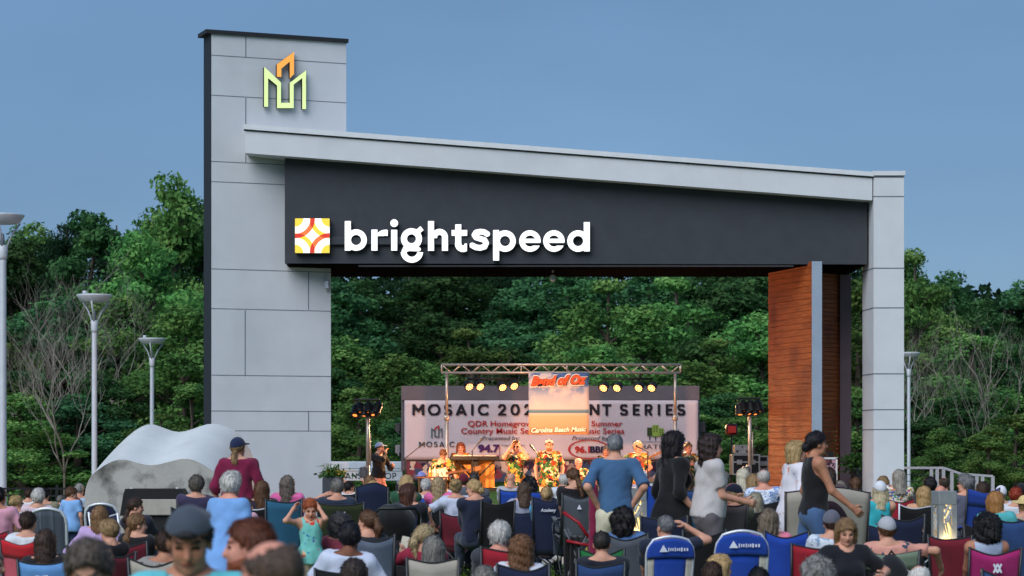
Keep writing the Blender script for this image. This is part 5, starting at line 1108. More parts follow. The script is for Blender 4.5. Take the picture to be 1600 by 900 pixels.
    for sx_ in (-1, 1):
        for fb in (-1, 1): b = MB(); y = yf if fb > 0 else yb0; b.tube([(sx_ * hw, y, seat - .02), (-sx_ * hw * .92, y + fb * .03, .02)], .011, 7); b.tube([(-sx_ * hw * .92, y + fb * .03, .02), (-sx_ * hw * .92, y + fb * .03, .0)], .02, 7); b.build('leg', fm, e, True)
    for sx_ in (-1, 1): b = MB(); b.tube([(sx_ * hw, yf, seat - .03), (sx_ * hw * .92, yb0 - .03, .03)], .01, 6); b.tube([(sx_ * hw, yb0, seat - .03), (sx_ * hw * .92, yf + .03, .03)], .01, 6); b.build('side_brace', fm, e, True)
    return e
CN = {}
def short(t):
    w_ = t.split()
    if len(w_) > 16: w_ = w_[:16]
    while w_[-1].rstrip(',') in ('the', 'a', 'and', 'of', 'in', 'on', 'with', 'by', 'to', 'her', 'his', 'behind', 'at', 'from', 'near', 'white', 'blue', 'black', 'left', 'low', 'into', 'before', 'beside', 'grey', 'tall', 'bottom', 'royal', 'red', 'right', 'below', 'between', 'low'): w_.pop()
    return ' '.join(w_).rstrip(',')
def adj_name(c): return CN.get(c if isinstance(c, str) else id(c), 'dark')

def in_hand(info, side, up=.06):
    w_ = info['J']['wr', side] + nrm(info['J']['wr', side] - info['J']['el', side]) * .08 * info['k']; return info['root'].matrix_basis @ Vector((w_[0], w_[1], w_[2] + up))
# ------------------------------------------------------------------ the crowd
CN.update({'#16203c': 'navy blue', '#601526': 'maroon', '#0d0e11': 'black', '#1a429e': 'royal blue', '#235672': 'teal blue', '#262f18': 'olive green', '#5f8fc8': 'light blue', '#93192a': 'red', '#a09a90': 'beige', '#586274': 'slate grey', '#4a4f58': 'grey', '#1f6a38': 'green', '#9a1f62': 'magenta', '#25406e': 'mid blue', '#c05868': 'pink and red'})
NAVY, MAR, BLK, ROY, TEAL, OLV, LBL, RED, BEI, SLA, GRY, GRN, MAG, MID, PNK = '#16203c', '#601526', '#0d0e11', '#1a429e', '#235672', '#262f18', '#5f8fc8', '#93192a', '#a09a90', '#586274', '#4a4f58', '#1f6a38', '#9a1f62', '#25406e', '#c05868'
BLOND, DBL, BRN, DBR, BLA, GREY, WHT, SILV, RDH, LBR, AUB = '#b8996a', '#8f7450', '#5a3d28', '#38261c', '#131013', '#77746f', '#c9c5c0', '#9b9893', '#93461f', '#7a5a3c', '#4a2a1e'
JEAN = ('#2f4262', 'long'); KHA = ('#b0a488', 'short'); DRK = ('#20242c', 'long')
tropic = pattern(('#1e4a2a', '#c98a3a', '#2f5f3a', '#d8c89a', '#8a3a22', '#16202a', '#6a8a3a'), 17)
bluewhite = pattern(('#6a86b8', '#c8d0dc', '#8fa2c6', '#d4d8e0'), 22); floral = pattern(('#d8a02a', '#b02a6a', '#2a5aa8', '#e8e0d0', '#d8d0c0', '#3a8a5a'), 24)
peach = pattern(('#3a4a5a', '#5a4048'), 12, '#c88f80', thr=.6); whiteprint = pattern(('#c88a6a', '#a8a0b8', '#d8b0a0'), 9, '#cfccd4', thr=.6); lightprint = pattern(('#8aa0b8', '#7a90a8'), 18, '#c4ccd6', thr=.55); greyprint = pattern(('#c8c8c8', '#4a4a4a'), 14, '#86827e', thr=.55); aquaprint = pattern(('#d8b890', '#c0392b', '#2a5aa0'), 9, '#6fb8b0', thr=.58)
def P_(who, px, py, s, **k): return person(who, px, py, s, **k)
def C_(c, cy=None, cw=None, **k): return dict(col=c, cy=cy, cw=cw, **k)
# --- far left
P_('white haired woman in a pale pink top facing the stage', 58, 765, 115, hair=('full', WHT), top=('#c8b0b8', 'short'), fem=True, chair=C_(SLA))
P_('blonde woman with tied hair and glasses beside the first lamp', 30, 775, 105, hair=('updo', BLOND), top=('#b8b8c0', 'short'), fem=True, glasses=True, hy=35, chair=C_(NAVY, 800, 17))
P_('man with dark cropped hair in an olive shirt near the black fence', 73, 763, 96, hair=('short', BLA), top=('#77745c', 'short'), hy=10, chair=C_(BLK))
P_('dark haired man in a white shirt, farthest back by the black fence', 46, 764, 86, hair=('short', DBR), top=('#c8c8cc', 'short'), chair=C_(NAVY))
P_('boy in a light blue shirt looking right', 110, 762, 112, pose='stand', yaw=25, hy=45, hair=('short', BRN), top=('#7aa6d8', 'short'), bot=('#2a3a5a', 'short'), hs=1.2, hp=12, group='people standing in the crowd')
P_('grey haired man in a pale blue shirt against the concrete sculpture', 124, 756, 87, hair=('short', SILV), top=('#9ab4cc', 'short'), hy=20, chair=C_(BLK))
P_('auburn woman in a maroon top behind the boy in light blue', 122, 779, 101, hair=('bob', RDH), top=('#6a2036', 'short'), fem=True, chair=C_(BLK, 795, 14))
P_('grey haired person mostly hidden behind the boy in light blue', 97, 775, 80, hair=('full', GREY), top=('#88888c', 'short'), chair=C_(NAVY))
P_('man in a white shirt on the pink mesh chair', 45, 800, 152, hair=('short', DBR), top=('#c8ccd2', 'short'), hy=18, chair=C_(PNK, 842, 52, trim='#b8202c'))
P_('small brown haired child behind the man in white', 27, 812, 125, hair=('bob', LBR), top=('#8a6a7a', 'short'), k=.62, hs=1.15, chair=C_(NAVY, 830, 30))
P_('woman with long dark hair in a black top on the light blue chair', 79, 829, 178, hair=('vlong', DBR), top=('#15151a', 'long'), fem=True, chair=C_(LBL, 872, 60, mark='logo'))
P_('bearded grey haired man in profile at the lower left corner', 2, 858, 232, yaw=60, hy=20, hair=('short', GREY), beard='#b0aca6', top=('#2a2c30', 'short'), arms=((.28, .2, -.1, -.3, -.2, -1), (.25, .32, -.02, .5, 0, -1)), chair=C_(BLK))
P_('woman with very long light brown hair in a lilac top', 152, 792, 148, hair=('vlong', LBR), top=('#b398c4', 'long'), fem=True, arms='rest', lean=3, chair=C_(BLK, 852, 74))
P_('fair haired boy in a black shirt in front of the lilac top', 163, 815, 166, yaw=-20, hy=-35, hp=15, hair=('full', DBL), top=('#16161a', 'short'), k=.78, hs=1.08, chair=C_(MAR, 862, 44))
P_('person with sunglasses pushed up in grey brown hair, blurred in the near foreground', 142, 849, 385, pose='stand', yaw=180, hp=20, hair=('full', '#544a42'), top=('#2a2c34', 'short'), fem=True, glasses='up', group='people standing in the crowd')
P_('person in a pink shirt half hidden by the first lamp', 3, 762, 132, hair=('short', BLA), skin='tan', top=('#c48ca0', 'short'), yaw=20, arms='rest', chair=C_(RED, 830, 60))
# --- around the sculpture
P_('dark haired woman in profile before the black display box', 222, 778, 132, yaw=30, hy=55, hair=('lowpony', DBR), top=('#1c2030', 'short'), fem=True, chair=C_(NAVY, 802, 50, frame='white', adj=-30))
P_('girl with a brown ponytail in a black top on the maroon chair', 215, 804, 158, yaw=10, hy=60, hair=('lowpony', LBR), top=('#17171b', 'short'), k=.8, hs=1.1, fem=True, chair=C_(MAR, 846, 36, adj=-3))
P_('grey brown haired man in a dark plum shirt before the sculpture', 304, 745, 128, hair=('full', '#5c554e'), top=('#35304a', 'short'), seat=.5, hy=5, chair=C_(BLK))
P_('white haired man stooping in a loose light blue shirt', 347, 740, 176, pose='walk', yaw=35, hy=-15, lean=12, hair=('full', WHT), collar=True, top=('#6f9ad0', 'long', -.3), bot=('#2a3450', 'long'), fat=1.12, skin='pink', group='people standing in the crowd')
P_('man in a backwards charcoal cap and aqua shirt facing the camera, blurred foreground', 298, 794, 398, pose='walk', yaw=178, hp=20, hair=('short', BLA), collar=True, top=('#5fb8c4', 'short'), skin='tan', hat=('backcap', '#3c4450', 180), group='people standing in the crowd')
P_('dark haired person beside the charcoal cap in a grey print top', 256, 829, 190, hair=('short', DBR), skin='tan', top=(greyprint, 'short'), chair=C_(BEI, 872, 58))
P_('small child with mousy hair behind the stooping man', 363, 773, 122, hair=('short', LBR), top=('#8a5a6a', 'short'), k=.75, hs=1.12, chair=C_(NAVY))
P_('boy with cropped dark hair behind the stooping man', 366, 786, 142, yaw=-10, hair=('crop', BLA), top=('#4a6a9a', 'short'), k=.8, hs=1.1, chair=C_(NAVY, 820, 40))
P_('little girl with a pink bow and tied brown hair', 388, 779, 129, yaw=20, hy=55, hair=('bun', BRN), top=('#c89aa8', 'short'), k=.7, hs=1.15, fem=True, chair=C_(TEAL, 812, 40))
P_('maroon shirted person with a long ponytail under a navy cap', 371, 685, 126, pose='stand', hair=('lowpony', DBL), top=('#6e1238', 'half', -.2), bot=('#1c1c22', 'long'), fat=1.1, hat=('cap', '#1a2444', 8), hy=18, yaw=5, group='people standing in the crowd')
P_('baby in a white sun hat', 374, 812, 158, hair=('crop', BLOND), top=('#b8c4d0', 'short'), k=.5, hs=1.3, hat=('beanie', '#c8ccd4'), seat=.55, chair=C_(RED, 850, 44))
P_('red bearded man in profile in the blurred foreground', 405, 812, 362, pose='stand', yaw=-95, hy=5, hair=('short', '#5a2c16'), beard='#7a3d20', top=('#3a68a8', 'short'), skin='pink', group='people standing in the crowd')
P_('bald man in the blurred foreground, nearest to the camera', 441, 843, 505, pose='stand', yaw=-60, hair=('fringe', '#4a3a30'), top=('#a83a30', 'short'), skin='pink', group='people standing in the crowd')
P_('woman with highlighted brown hair on the white edged black chair', 410, 752, 126, hair=('long', BRN), top=('#2a2430', 'short'), fem=True, chair=C_(BLK, 790, 44, frame='light'))
P_('woman with long grey brown hair in a bright pink blouse', 451, 730, 122, hair=('long', '#6d6258'), top=('#d8649c', 'half', -.22), bot=('#8a1a5a', 'long'), fem=True, fat=1.15, seat=.52, chair=C_(NAVY, 800, 50))
camp_chair(TEAL, 779, 30, 'empty teal blue folding chair beside the woman in bright pink', px=441, s=133, yaw=-8)
P_('red haired child in an aqua print vest with both arms raised', 485, 781, 152, pose='stand', yaw=172, hp=18, hair=('short', RDH), top=(aquaprint, 'tank'), bot=('#b8a890', 'short'), hs=1.25, arms=((.06, .1, .22, -.35, 1, -.5), (.08, .06, .2, .5, .6, -.8)), group='people standing in the crowd')
P_('man with grey cropped hair on the olive green chair', 527, 748, 130, hair=('short', GREY), top=('#1f2a3c', 'short'), hy=-10, arms=((-.02, .12, .08, -1, 0, -.6), 'lap'), chair=C_(OLV, 784, 72, mark='bar', adj=9))
P_('child with dark hair and raised arms near the planter', 550, 753, 92, hair=('short', BLA), top=('#c0c4cc', 'short'), k=.72, hs=1.15, yaw=15, hy=30, arms=((-.04, .1, .3, -1, 0, 0), (.14, .1, .3, 1, 0, 0)), floor=.0, chair=C_(BLK))
P_('blonde woman with lowered head behind the draped navy chair', 581, 752, 103, hair=('bob', BLOND), top=('#b0a898', 'short'), fem=True, chair=C_(BLK))
P_('brown haired woman farthest back below the man on the microphone', 574, 744, 92, hair=('bob', LBR), top=('#a09084', 'short'), fem=True, chair=C_(NAVY))
camp_chair(NAVY, 762, 50, 'tall navy folding chair with a draped cover, empty', px=584, s=115, sag=-.06)
P_('dark grey curly haired woman partly behind the man in white', 531, 806, 150, hair=('curly', '#3f3c3e'), top=('#8a3a4a', 'short'), fem=True, chair=C_(NAVY))
P_('black haired man in a white T shirt with broad back', 540, 819, 190, hair=('full', '#17141a'), skin='brown', top=('#b8c0d4', 'short'), fat=1.1, arms='rest', chair=C_(BLK, 886, 76))
PHONE_ = P_('brown ponytail woman looking left from the slate grey chair', 566, 797, 168, yaw=-5, hy=-50, hair=('pony', BRN), top=('#20242c', 'short'), fem=True, arms=('lap', (.22, .3, -.12, .6, 0, -1)), chair=C_(SLA, 836, 60, adj=12))
P_('small dark haired head at the very bottom, below the man in white', 563, 876, 212, hair=('full', '#3b302c'), top=('#2a2c34', 'short'), chair=C_(BLK))
# --- centre left
P_('wavy blonde woman in a green striped jacket', 632, 745, 110, hair=('wavy', BLOND), top=('#1f4a34', 'long'), fem=True, chair=C_(NAVY))
P_('brunette in profile with sunglasses on her head', 645, 757, 132, yaw=20, hy=50, hair=('long', AUB), top=('#1a1c26', 'short'), fem=True, glasses='up', chair=C_(NAVY, 806, 50))
P_('white haired man by the stage behind the pink shirted woman', 670, 748, 101, hair=('short', WHT), top=('#c0bcc0', 'short'), chair=C_(ROY, 774, 40))
P_('woman with long straight blonde hair in a candy pink shirt', 690, 746, 109, hair=('vlong', '#a08a68'), top=('#d8649c', 'short'), fem=True, chair=C_(BLK, 790, 28, adj=10))
P_('woman with a blonde bun and yellow hair tie in a white shirt', 714, 749, 121, hair=('bun', BLOND), top=('#b4bcd0', 'short'), fem=True, arms=((-.17, .2, -.32, -1, -.2, 0), (.2, .2, -.32, 1, -.2, 0)), chair=C_(MAR, 800, 50))
P_('man in a maroon cap near the stage', 721, 741, 99, hair=('short', DBR), top=('#c0c4cc', 'short'), hat=('cap', '#5a1024'), chair=C_(NAVY))
P_('man with dark thinning hair in front of the keyboard', 737, 739, 104, hair=('crop', '#3a3430'), skin='brown', top=('#4a4e58', 'short'), hy=10, chair=C_(BLK))
P_('blonde woman in a navy jacket looking left', 743, 750, 126, yaw=-10, hy=-60, hair=('lowbun', BLOND), top=('#1a2238', 'long'), fem=True, chair=C_(BLK, 782, 50, adj=28))
P_('curly blond toddler held near the black chair', 763, 764, 117, hair=('curly', '#c4b49a'), top=('#3f5878', 'short'), k=.55, hs=1.2, seat=.45, chair=C_(NAVY))
P_('blonde woman with a ponytail and maroon sleeve looking right', 668, 820, 168, yaw=15, hy=45, hair=('pony', '#b09a74'), top=('#8a2038', 'long'), fem=True, arms=((-.2, .05, -.32, -1, 0, 0), 'lap'), chair=C_(BLK))
P_('grey haired woman on the beige chair with a white triangle', 677, 839, 190, hair=('bob', GREY), top=('#8a8478', 'short'), fem=True, chair=C_(BEI, 872, 78, mark='tri', sag=.02))
P_('white haired man on the red and black chair', 775, 817, 182, hair=('full', WHT), top=('#34363e', 'short'), skin='pink', chair=C_(RED, 852, 80, adj=18))
P_('girl with long wavy chestnut hair on the low navy chair', 808, 838, 192, hair=('wavy', '#6d4a30'), top=('#c0c4d0', 'short'), fem=True, chair=C_(NAVY, 880, 72, adj=12))
P_('grey haired person at the bottom edge left of the wavy chestnut hair', 757, 888, 215, hair=('full', GREY), top=('#8a8f9a', 'short'), chair=C_(SLA))
P_('bald man in a pale grey shirt nearest the stage', 797, 739, 94, hair=('bald', BRN), top=('#9fa2aa', 'short'), hy=30, hp=12, chair=C_(ROY, 764, 30))
P_('person with a round black afro in front of the singers', 830, 748, 99, hair=('afro', BLA), skin='brown', top=('#2a3a6a', 'short'), chair=C_(ROY, 765, 34))
CUP_ = P_('woman with a brown bob in a grey sweatshirt holding a cup', 820, 755, 112, hair=('long', '#4d3a2c'), top=('#8d90a4', 'long'), fem=True, arms=((-.2, .1, -.34, -1, -.2, 0), (.24, .16, -.26, 1, -.3, -.3)), chair=C_(NAVY, 797, 52))
P_('woman with a royal blue scrunchie in blonde hair', 852, 762, 120, hair=('updo', BLOND), top=('#3a8ab0', 'short'), fem=True, chair=C_(NAVY, 777, 50, mark='Academy', adj=8))
P_('woman with a low brown ponytail in a black top looking down', 897, 733, 124, yaw=-8, hy=-25, hp=18, hair=('lowpony', BRN), top=('#141418', 'short'), fem=True, chair=C_(GRY, 772, 42, mark='tri'))
P_('white haired person in white partly behind the low ponytail', 879, 741, 92, hair=('short', WHT), top=('#c4cad2', 'short'), chair=C_(NAVY))
P_('tall grey haired man in a blue shirt and cream trousers, hands on hips', 961, 679, 147, pose='stand', hair=('crop', '#77787c'), top=('#3a5c80', 'elbow', .0), bot=('#c4bca4', 'long'), arms='hips', collar=True, group='people standing in the crowd')
P_('man with cropped dark hair in a navy jacket on the blue chair', 942, 830, 178, hair=('crop', '#2c2624'), top=('#181c28', 'long'), hy=6, chair=C_(MID, 876, 74, adj=-5))
camp_chair(GRN, 857, 66, 'empty green folding chair with white paw prints', px=938, s=166, mark='paws')
P_('woman with voluminous black curls on the grey chair', 979, 797, 160, hair=('afro', '#181214'), top=('#4a6a9a', 'short'), fem=True, skin='tan', chair=C_(GRY, 834, 58))
# --- centre right
P_('dark curly haired woman in a black dress with a hand in her pocket', 1049, 677, 146, pose='walk', yaw=62, hy=-8, hair=('wavy', '#1a1214'), top=('#0e0e12', 'half', -.55), bot=('#0e0e12', 'long'), fem=True, arms=('down', (.06, .1, -.44, .2, -1, 0)), group='people standing in the crowd')
P_('woman with long dark hair in a white T shirt reaching forward', 1106, 681, 147, pose='stand', yaw=72, hy=5, hair=('wavy', '#2a1a18'), top=('#b4afae', 'short', -.02), bot=('#5c565a', 'long'), fem=True, fat=1.16, arms=((.0, .32, -.32, 0, -1, -.3), (.0, .3, -.34, 0, -1, -.3)), group='people standing in the crowd')
P_('person with long brown hair between the two standing women', 1073, 735, 119, hair=('long', '#5a4230'), top=('#3a4050', 'short'), fem=True, chair=C_(MID, 762, 28))
P_('grey haired person in front of the woman in white', 1130, 738, 98, hair=('full', GREY), top=('#6a5a68', 'short'), chair=C_(BLK))
P_('person in a white cap behind the man in the blue shirt', 1006, 736, 92, hair=('short', GREY), top=('#a8a0b0', 'short'), hat=('cap', '#c8ccd6'), chair=C_(NAVY))
P_('blond person in a navy cap looking left', 1141, 758, 142, yaw=-10, hy=-65, hair=('lowpony', BLOND), top=('#5a5a4a', 'short'), hat=('cap', '#141a2c'), chair=C_('#6b5f62', 784, 60, adj=-20))
CN['#6b5f62'] = 'taupe'
P_('grey haired man scratching his head on the royal blue rocker', 1033, 805, 166, hair=('crop', '#6a6a6c'), top=('#182234', 'short'), hy=-20, arms=('lap', (.05, .1, .2, 1, .1, -.2)), chair=C_(ROY, 838, 75, style='rocker', trim='#b8b4a8', adj=4))
camp_chair(TEAL, 793, 62, 'empty teal blue folding chair behind the royal blue rockers', px=1081, s=138)
camp_chair(NAVY, 806, 72, 'empty low navy folding chair behind the man scratching his head', px=1034, s=147)
camp_chair(ROY, 757, 36, 'empty royal blue folding chair beside the bollard and the black dress', px=1018, s=121, yaw=-15, mark='K')
camp_chair(ROY, 829, 82, 'tall royal blue rocking chair with cream sides, right of the two rockers', px=1153, s=172, style='rocker', trim='#b8b4a8')
camp_chair(BLK, 828, 56, 'empty black mesh folding chair between the two royal blue rockers', px=1096, s=158)
P_('dark short haired child at the bottom edge between the rockers', 1106, 880, 205, hair=('short', DBR), top=('#2a2c34', 'short'), k=.8, hs=1.1, chair=C_(BLK))
P_('blonde girl in profile at the bottom edge before the right rocker', 1127, 869, 188, hy=55, yaw=10, hair=('long', BLOND), top=('#7a8a9a', 'short'), k=.8, hs=1.1, fem=True, chair=C_(BLK))
P_('woman with long white blonde hair near the road cases', 1156, 733, 109, hair=('long', '#c4bca8'), top=('#8a4a50', 'short'), fem=True, chair=C_(MID, 770, 32))
P_('woman with tousled light brown hair beside the bald man', 1178, 743, 116, hair=('wavy', DBL), top=('#8a7a6a', 'short'), fem=True, chair=C_(BLK))
P_('bald pink headed man in a blue and white print shirt', 1197, 733, 127, hair=('fringe', '#b0aaa4'), skin='pink', top=(bluewhite, 'short'), fat=1.1, chair=C_(BLK, 782, 40))
P_('blonde bobbed woman in a loose white print blouse', 1240, 690, 138, pose='stand', yaw=75, hair=('bob', '#ab9063'), top=(whiteprint, 'half', -.25), bot=('#4a6488', 'long'), fem=True, fat=1.15, group='people standing in the crowd')
P_('dark haired woman with a bun in a black tank top', 1270, 675, 146, pose='walk', yaw=80, hair=('lowbun', '#171216'), skin='tan', top=('#101014', 'tank', -.03), bot=('#3f5a80', 'long'), fem=True, arms=('down', (.05, .3, -.42, 0, -1, 0)), group='people standing in the crowd')
P_('dark brown bobbed head beside the woman in the black tank top', 1293, 732, 112, hair=('bob', DBR), top=('#4a3a40', 'short'), fem=True, chair=C_(BLK))
P_('grey blonde head low behind the beige love seat', 1313, 752, 108, hair=('bob', '#7d7468'), top=('#9ab0cc', 'short'), fem=True, k=.85, chair=C_(MID))
P_('woman with a brown low bun near the round planter', 1332, 746, 114, hair=('lowbun', BRN), top=('#2a7a8a', 'short'), fem=True, hy=15, chair=C_(TEAL))
P_('silver blonde bobbed woman on the black chair by the love seat', 1179, 771, 133, hair=('bob', '#97907e'), top=('#3a4a6a', 'short'), fem=True, chair=C_(BLK, 796, 58))
P_('woman with shaggy highlighted hair on the royal blue sling chair', 1204, 798, 163, hair=('wavy', '#6d6050'), top=('#d07088', 'short'), fem=True, chair=C_(ROY, 830, 62, adj=16))
camp_chair(BEI, 769, 130, 'wide beige double love seat with a dark mesh back panel', px=1285, s=139, style='love', sag=-.05)
P_('man in a grey and white cap on the red chair', 1294, 799, 166, hair=('short', DBR), top=(lightprint, 'short'), hat=('cap', '#5a5a66', 15), fat=1.08, chair=C_(RED, 848, 50, adj=-28))
P_('woman with a honey brown bob in a black top facing the camera', 1320, 813, 205, pose='stand', yaw=170, hy=8, hp=14, hair=('bob', '#7d6040'), top=('#12141c', 'short'), bot=('#20242c', 'long'), fem=True, arms=((-.12, .22, -.2, -1, -.3, -.6), (.1, .22, -.22, 1, -.3, -.6)), curl=1.4, group='people standing in the crowd')
P_('person with frizzy grey hair at the bottom edge by the red chair', 1264, 876, 218, hair=('curly', '#807d7c'), top=('#8a8a94', 'short'), fem=True, chair=C_(GRY))
P_('black haired head at the bottom edge below the right rocker', 1193, 887, 200, hair=('short', BLA), top=('#202228', 'short'), chair=C_(BLK))
# --- right
P_('woman with straight platinum hair and a white cap in a teal vest', 1370, 753, 128, hair=('long', '#c2b494'), top=('#2fa0ac', 'tank'), fem=True, hat=('cap', '#c4c8d0'), chair=C_(NAVY, 818, 40))
P_('woman with long silver blonde hair in a multicoloured floral top', 1399, 735, 114, hair=('long', '#8f897e'), top=(floral, 'short'), fem=True, chair=C_(RED, 779, 44))
P_('sandy haired head beside the floral top', 1379, 746, 100, hair=('full', DBL), top=('#a89a88', 'short'), chair=C_(BLK))
P_('person with thick black hair below the white railing', 1446, 747, 109, hair=('full', BLA), top=('#2a2a30', 'short'), skin='tan', chair=C_(BLK))
P_('woman with long golden hair on the black chair with light frame', 1443, 761, 124, hair=('long', '#a98a5c'), top=('#c09070', 'short'), fem=True, chair=C_(BLK, 788, 58, frame='light', adj=-12))
P_('bald man below the white railing', 1474, 745, 107, hair=('fringe', '#3a2c24'), skin='pink', top=('#b0b4bc', 'short'), chair=C_(BLK))
P_('bald head lower down above the light bollard', 1469, 758, 117, hair=('bald', BRN), skin='pink', top=('#7a6a60', 'short'), chair=C_(NAVY))
P_('grey wavy haired person with glasses in profile on the tall blue chair', 1505, 735, 123, yaw=-15, hy=-50, hair=('full', '#6f6e70'), top=('#55586a', 'short'), glasses=True, seat=.5, chair=C_('#1c3a8c', 764, 52, trim='#1c3a8c', adj=14))
CN['#1c3a8c'] = 'cobalt blue'
P_('dark brown haired head behind the tall blue chair', 1536, 754, 104, hair=('bob', DBR), top=('#3a3038', 'short'), chair=C_(BLK))
P_('person in a white visor cap near the right edge', 1563, 760, 106, hair=('short', SILV), top=('#c0c0c8', 'short'), hat=('cap', '#c8c8d0'), chair=C_(MID))
P_('woman with bright copper red hair near the right edge', 1589, 763, 118, hair=('full', '#8a2f16'), top=('#c4c4cc', 'short'), fem=True, hy=15, chair=C_(MID))
P_('person in a dark cap at the right edge, farthest back', 1599, 756, 102, hair=('short', BLA), top=('#2a3040', 'short'), hat=('cap', '#14161c'), chair=C_(BLK))
P_('person in a broad straw hat at the right edge', 1594, 776, 130, hair=('short', BLOND), top=('#a89484', 'short'), hat=('straw', mat('#c8b07a', .9, .25, 40, .3, 120, name='straw')), fem=True, chair=C_(MID, 806, 54))
P_('woman with long strawberry blonde hair in a teal shirt', 1557, 769, 144, yaw=25, hy=15, lean=6, hair=('vlong', '#a0703f'), top=('#4aa0a4', 'short'), fem=True, chair=C_(BLK))
P_('woman with a mass of black hair and bare shoulders', 1538, 806, 172, hair=('afro', BLA), top=('#9aa6bc', 'tank'), fem=True, skin='tan', chair=C_(MAG, 856, 82, mark='K'))
P_('man in a grey mesh cap and peach print shirt', 1387, 809, 168, hair=('short', BRN), top=(peach, 'short'), hat=('cap', '#a0a2a8', 0, '#4a4c54'), fat=1.12, arms=('rest', (.36, .18, -.17, 1, -.3, .2)), chair=C_(BLK, 858, 84, adj=-2, trim='#6a7a68'))
camp_chair(NAVY, 805, 66, 'empty navy folding chair behind the man in the grey mesh cap', px=1402, s=150)
camp_chair(MID, 808, 56, 'empty mid blue folding chair at the right edge below the straw hat', px=1585, s=152, yaw=10)
camp_chair(MID, 889, 84, 'mid blue folding chair at the bottom right corner', px=1562, s=215)
P_('pink headed man with thin white hair at the bottom edge', 1438, 882, 212, hair=('fringe', '#c4c0bc'), skin='pink', top=('#8a94a4', 'short'), chair=C_(BLK))
camp_chair('#6a1526', 835, 40, 'empty dark maroon folding chair left of the magenta chair', px=1494, s=160, yaw=20)
camp_chair(mat('#4a525c', .9, .85, 1.2, .2, 60, stretch=(26, .05, .05), name='striped_sling'), 793, 48, 'white tube sand chair with slatted back near the first lamp', px=84, s=140, style='arch')
camp_chair(NAVY, 786, 52, 'white tube arch chair with a navy sling before the sculpture', px=166, s=124, style='arch')

b = MB(); b.lathe([(.032, 0), (.042, .11), (.044, .115), (.036, .1), (.026, .008)], n=14); o = b.build('cup', mat('#9aa0a8', .2, .1, spec=.6, name='clear_plastic'), None, True); o.location = in_hand(CUP_, 1, -.03); tag(o, 'clear plastic cup held by the woman in the grey sweatshirt', 'cup')
e_ = empty('phone', in_hand(PHONE_, 1, .0)); tag(e_, 'pale phone held up by the brown ponytail woman', 'phone'); b = MB(); b.box((0, 0, .05), (.072, .009, .15), None, .004); ph_ = b.build('case', mat('#c8c0ae', .5, .1, name='phone_case'), e_); b = MB(); b.box((0, .0058, .05), (.064, .002, .138)); b.build('screen', mat('#15171c', .1, .1, 5, 0, spec=.6, name='dark_glass'), e_); e_.rotation_euler = (R(-15), R(12), 0)
# ------------------------------------------------------------------ the band and its gear
SF = .16; BG = 'band members on the stage'; SHO = ('#b8aea0', 'short')
def B_(who, px, py, s, **k): k.setdefault('top', (tropic, 'short', -.15)); k.setdefault('bot', SHO); k.setdefault('yaw', 180); return person(who, px, py, s, floor=SF, group=BG, vox=.017, **{**dict(pose='stand'), **k})
B_('man in a black pullover and pink shorts holding a microphone to his mouth', 591, 692, 74, yaw=125, hy=-10, hair=('short', DBR), top=('#0f0f12', 'long', .02), bot=('#c08a80', 'short'), hat=('cap', '#7a8aa8', 0, '#c4c8d0'), arms=((.08, .3, -.2, -.6, 0, -1), (-.14, .2, .1, 1, .3, -.9)))
g1 = B_('guitarist in a tropical shirt bending over a white electric guitar', 690, 703, 75.5, yaw=170, lean=24, hp=45, hair=('short', BRN), arms=((-.08, .36, -.4, -1, -.3, -.3), (-.02, .34, -.36, 1, -.3, -.3)))
B_('woman with shoulder length auburn hair behind the keyboard', 720, 692, 71.5, hair=('bob', '#8a4a28'), fem=True, arms=((.0, .4, -.3, -1, 0, -.5), (.0, .4, -.3, 1, 0, -.5)))
B_('singer in a tropical shirt lifting his sunglasses with both hands', 806, 689, 77, hair=('short', '#6a4022'), glasses=True, hp=8, arms=((.06, .16, .15, -.6, .2, -1), (-.06, .16, .15, .6, .2, -1)))
B_('heavy singer in a white backwards cap and tropical shirt', 858, 687, 77.5, hair=('short', BRN), beard='#8a5a3a', glasses='up', hat=('backcap', '#c8c4bc', 180), fat=1.22, arms='down')
B_('bald drummer sitting low behind the tall man in blue', 905, 716, 73, pose='sit', yaw=165, hair=('fringe', '#b0a498'), skin='pink', fat=1.1, arms=((.06, .36, -.3, -1, 0, -.3), (.02, .38, -.22, 1, 0, -.3)), verb='')
B_('musician in a tropical shirt mostly hidden by the man in blue', 947, 697, 71, hair=('short', GREY))
g2 = B_('white haired guitarist with a red guitar', 996, 691, 74.5, yaw=165, hair=('full', '#c8b090'), skin='pink', arms=((.1, .3, -.34, -1, -.3, -.3), (.12, .34, -.12, 1, -.3, -.3)))
B_('sandy haired singer at the right end of the band', 1074, 692, 74, yaw=150, hair=('short', '#a8804e'), skin='pink', arms=((.1, .3, -.2, -1, 0, -.5), (.0, .32, -.16, 1, 0, -.5)))
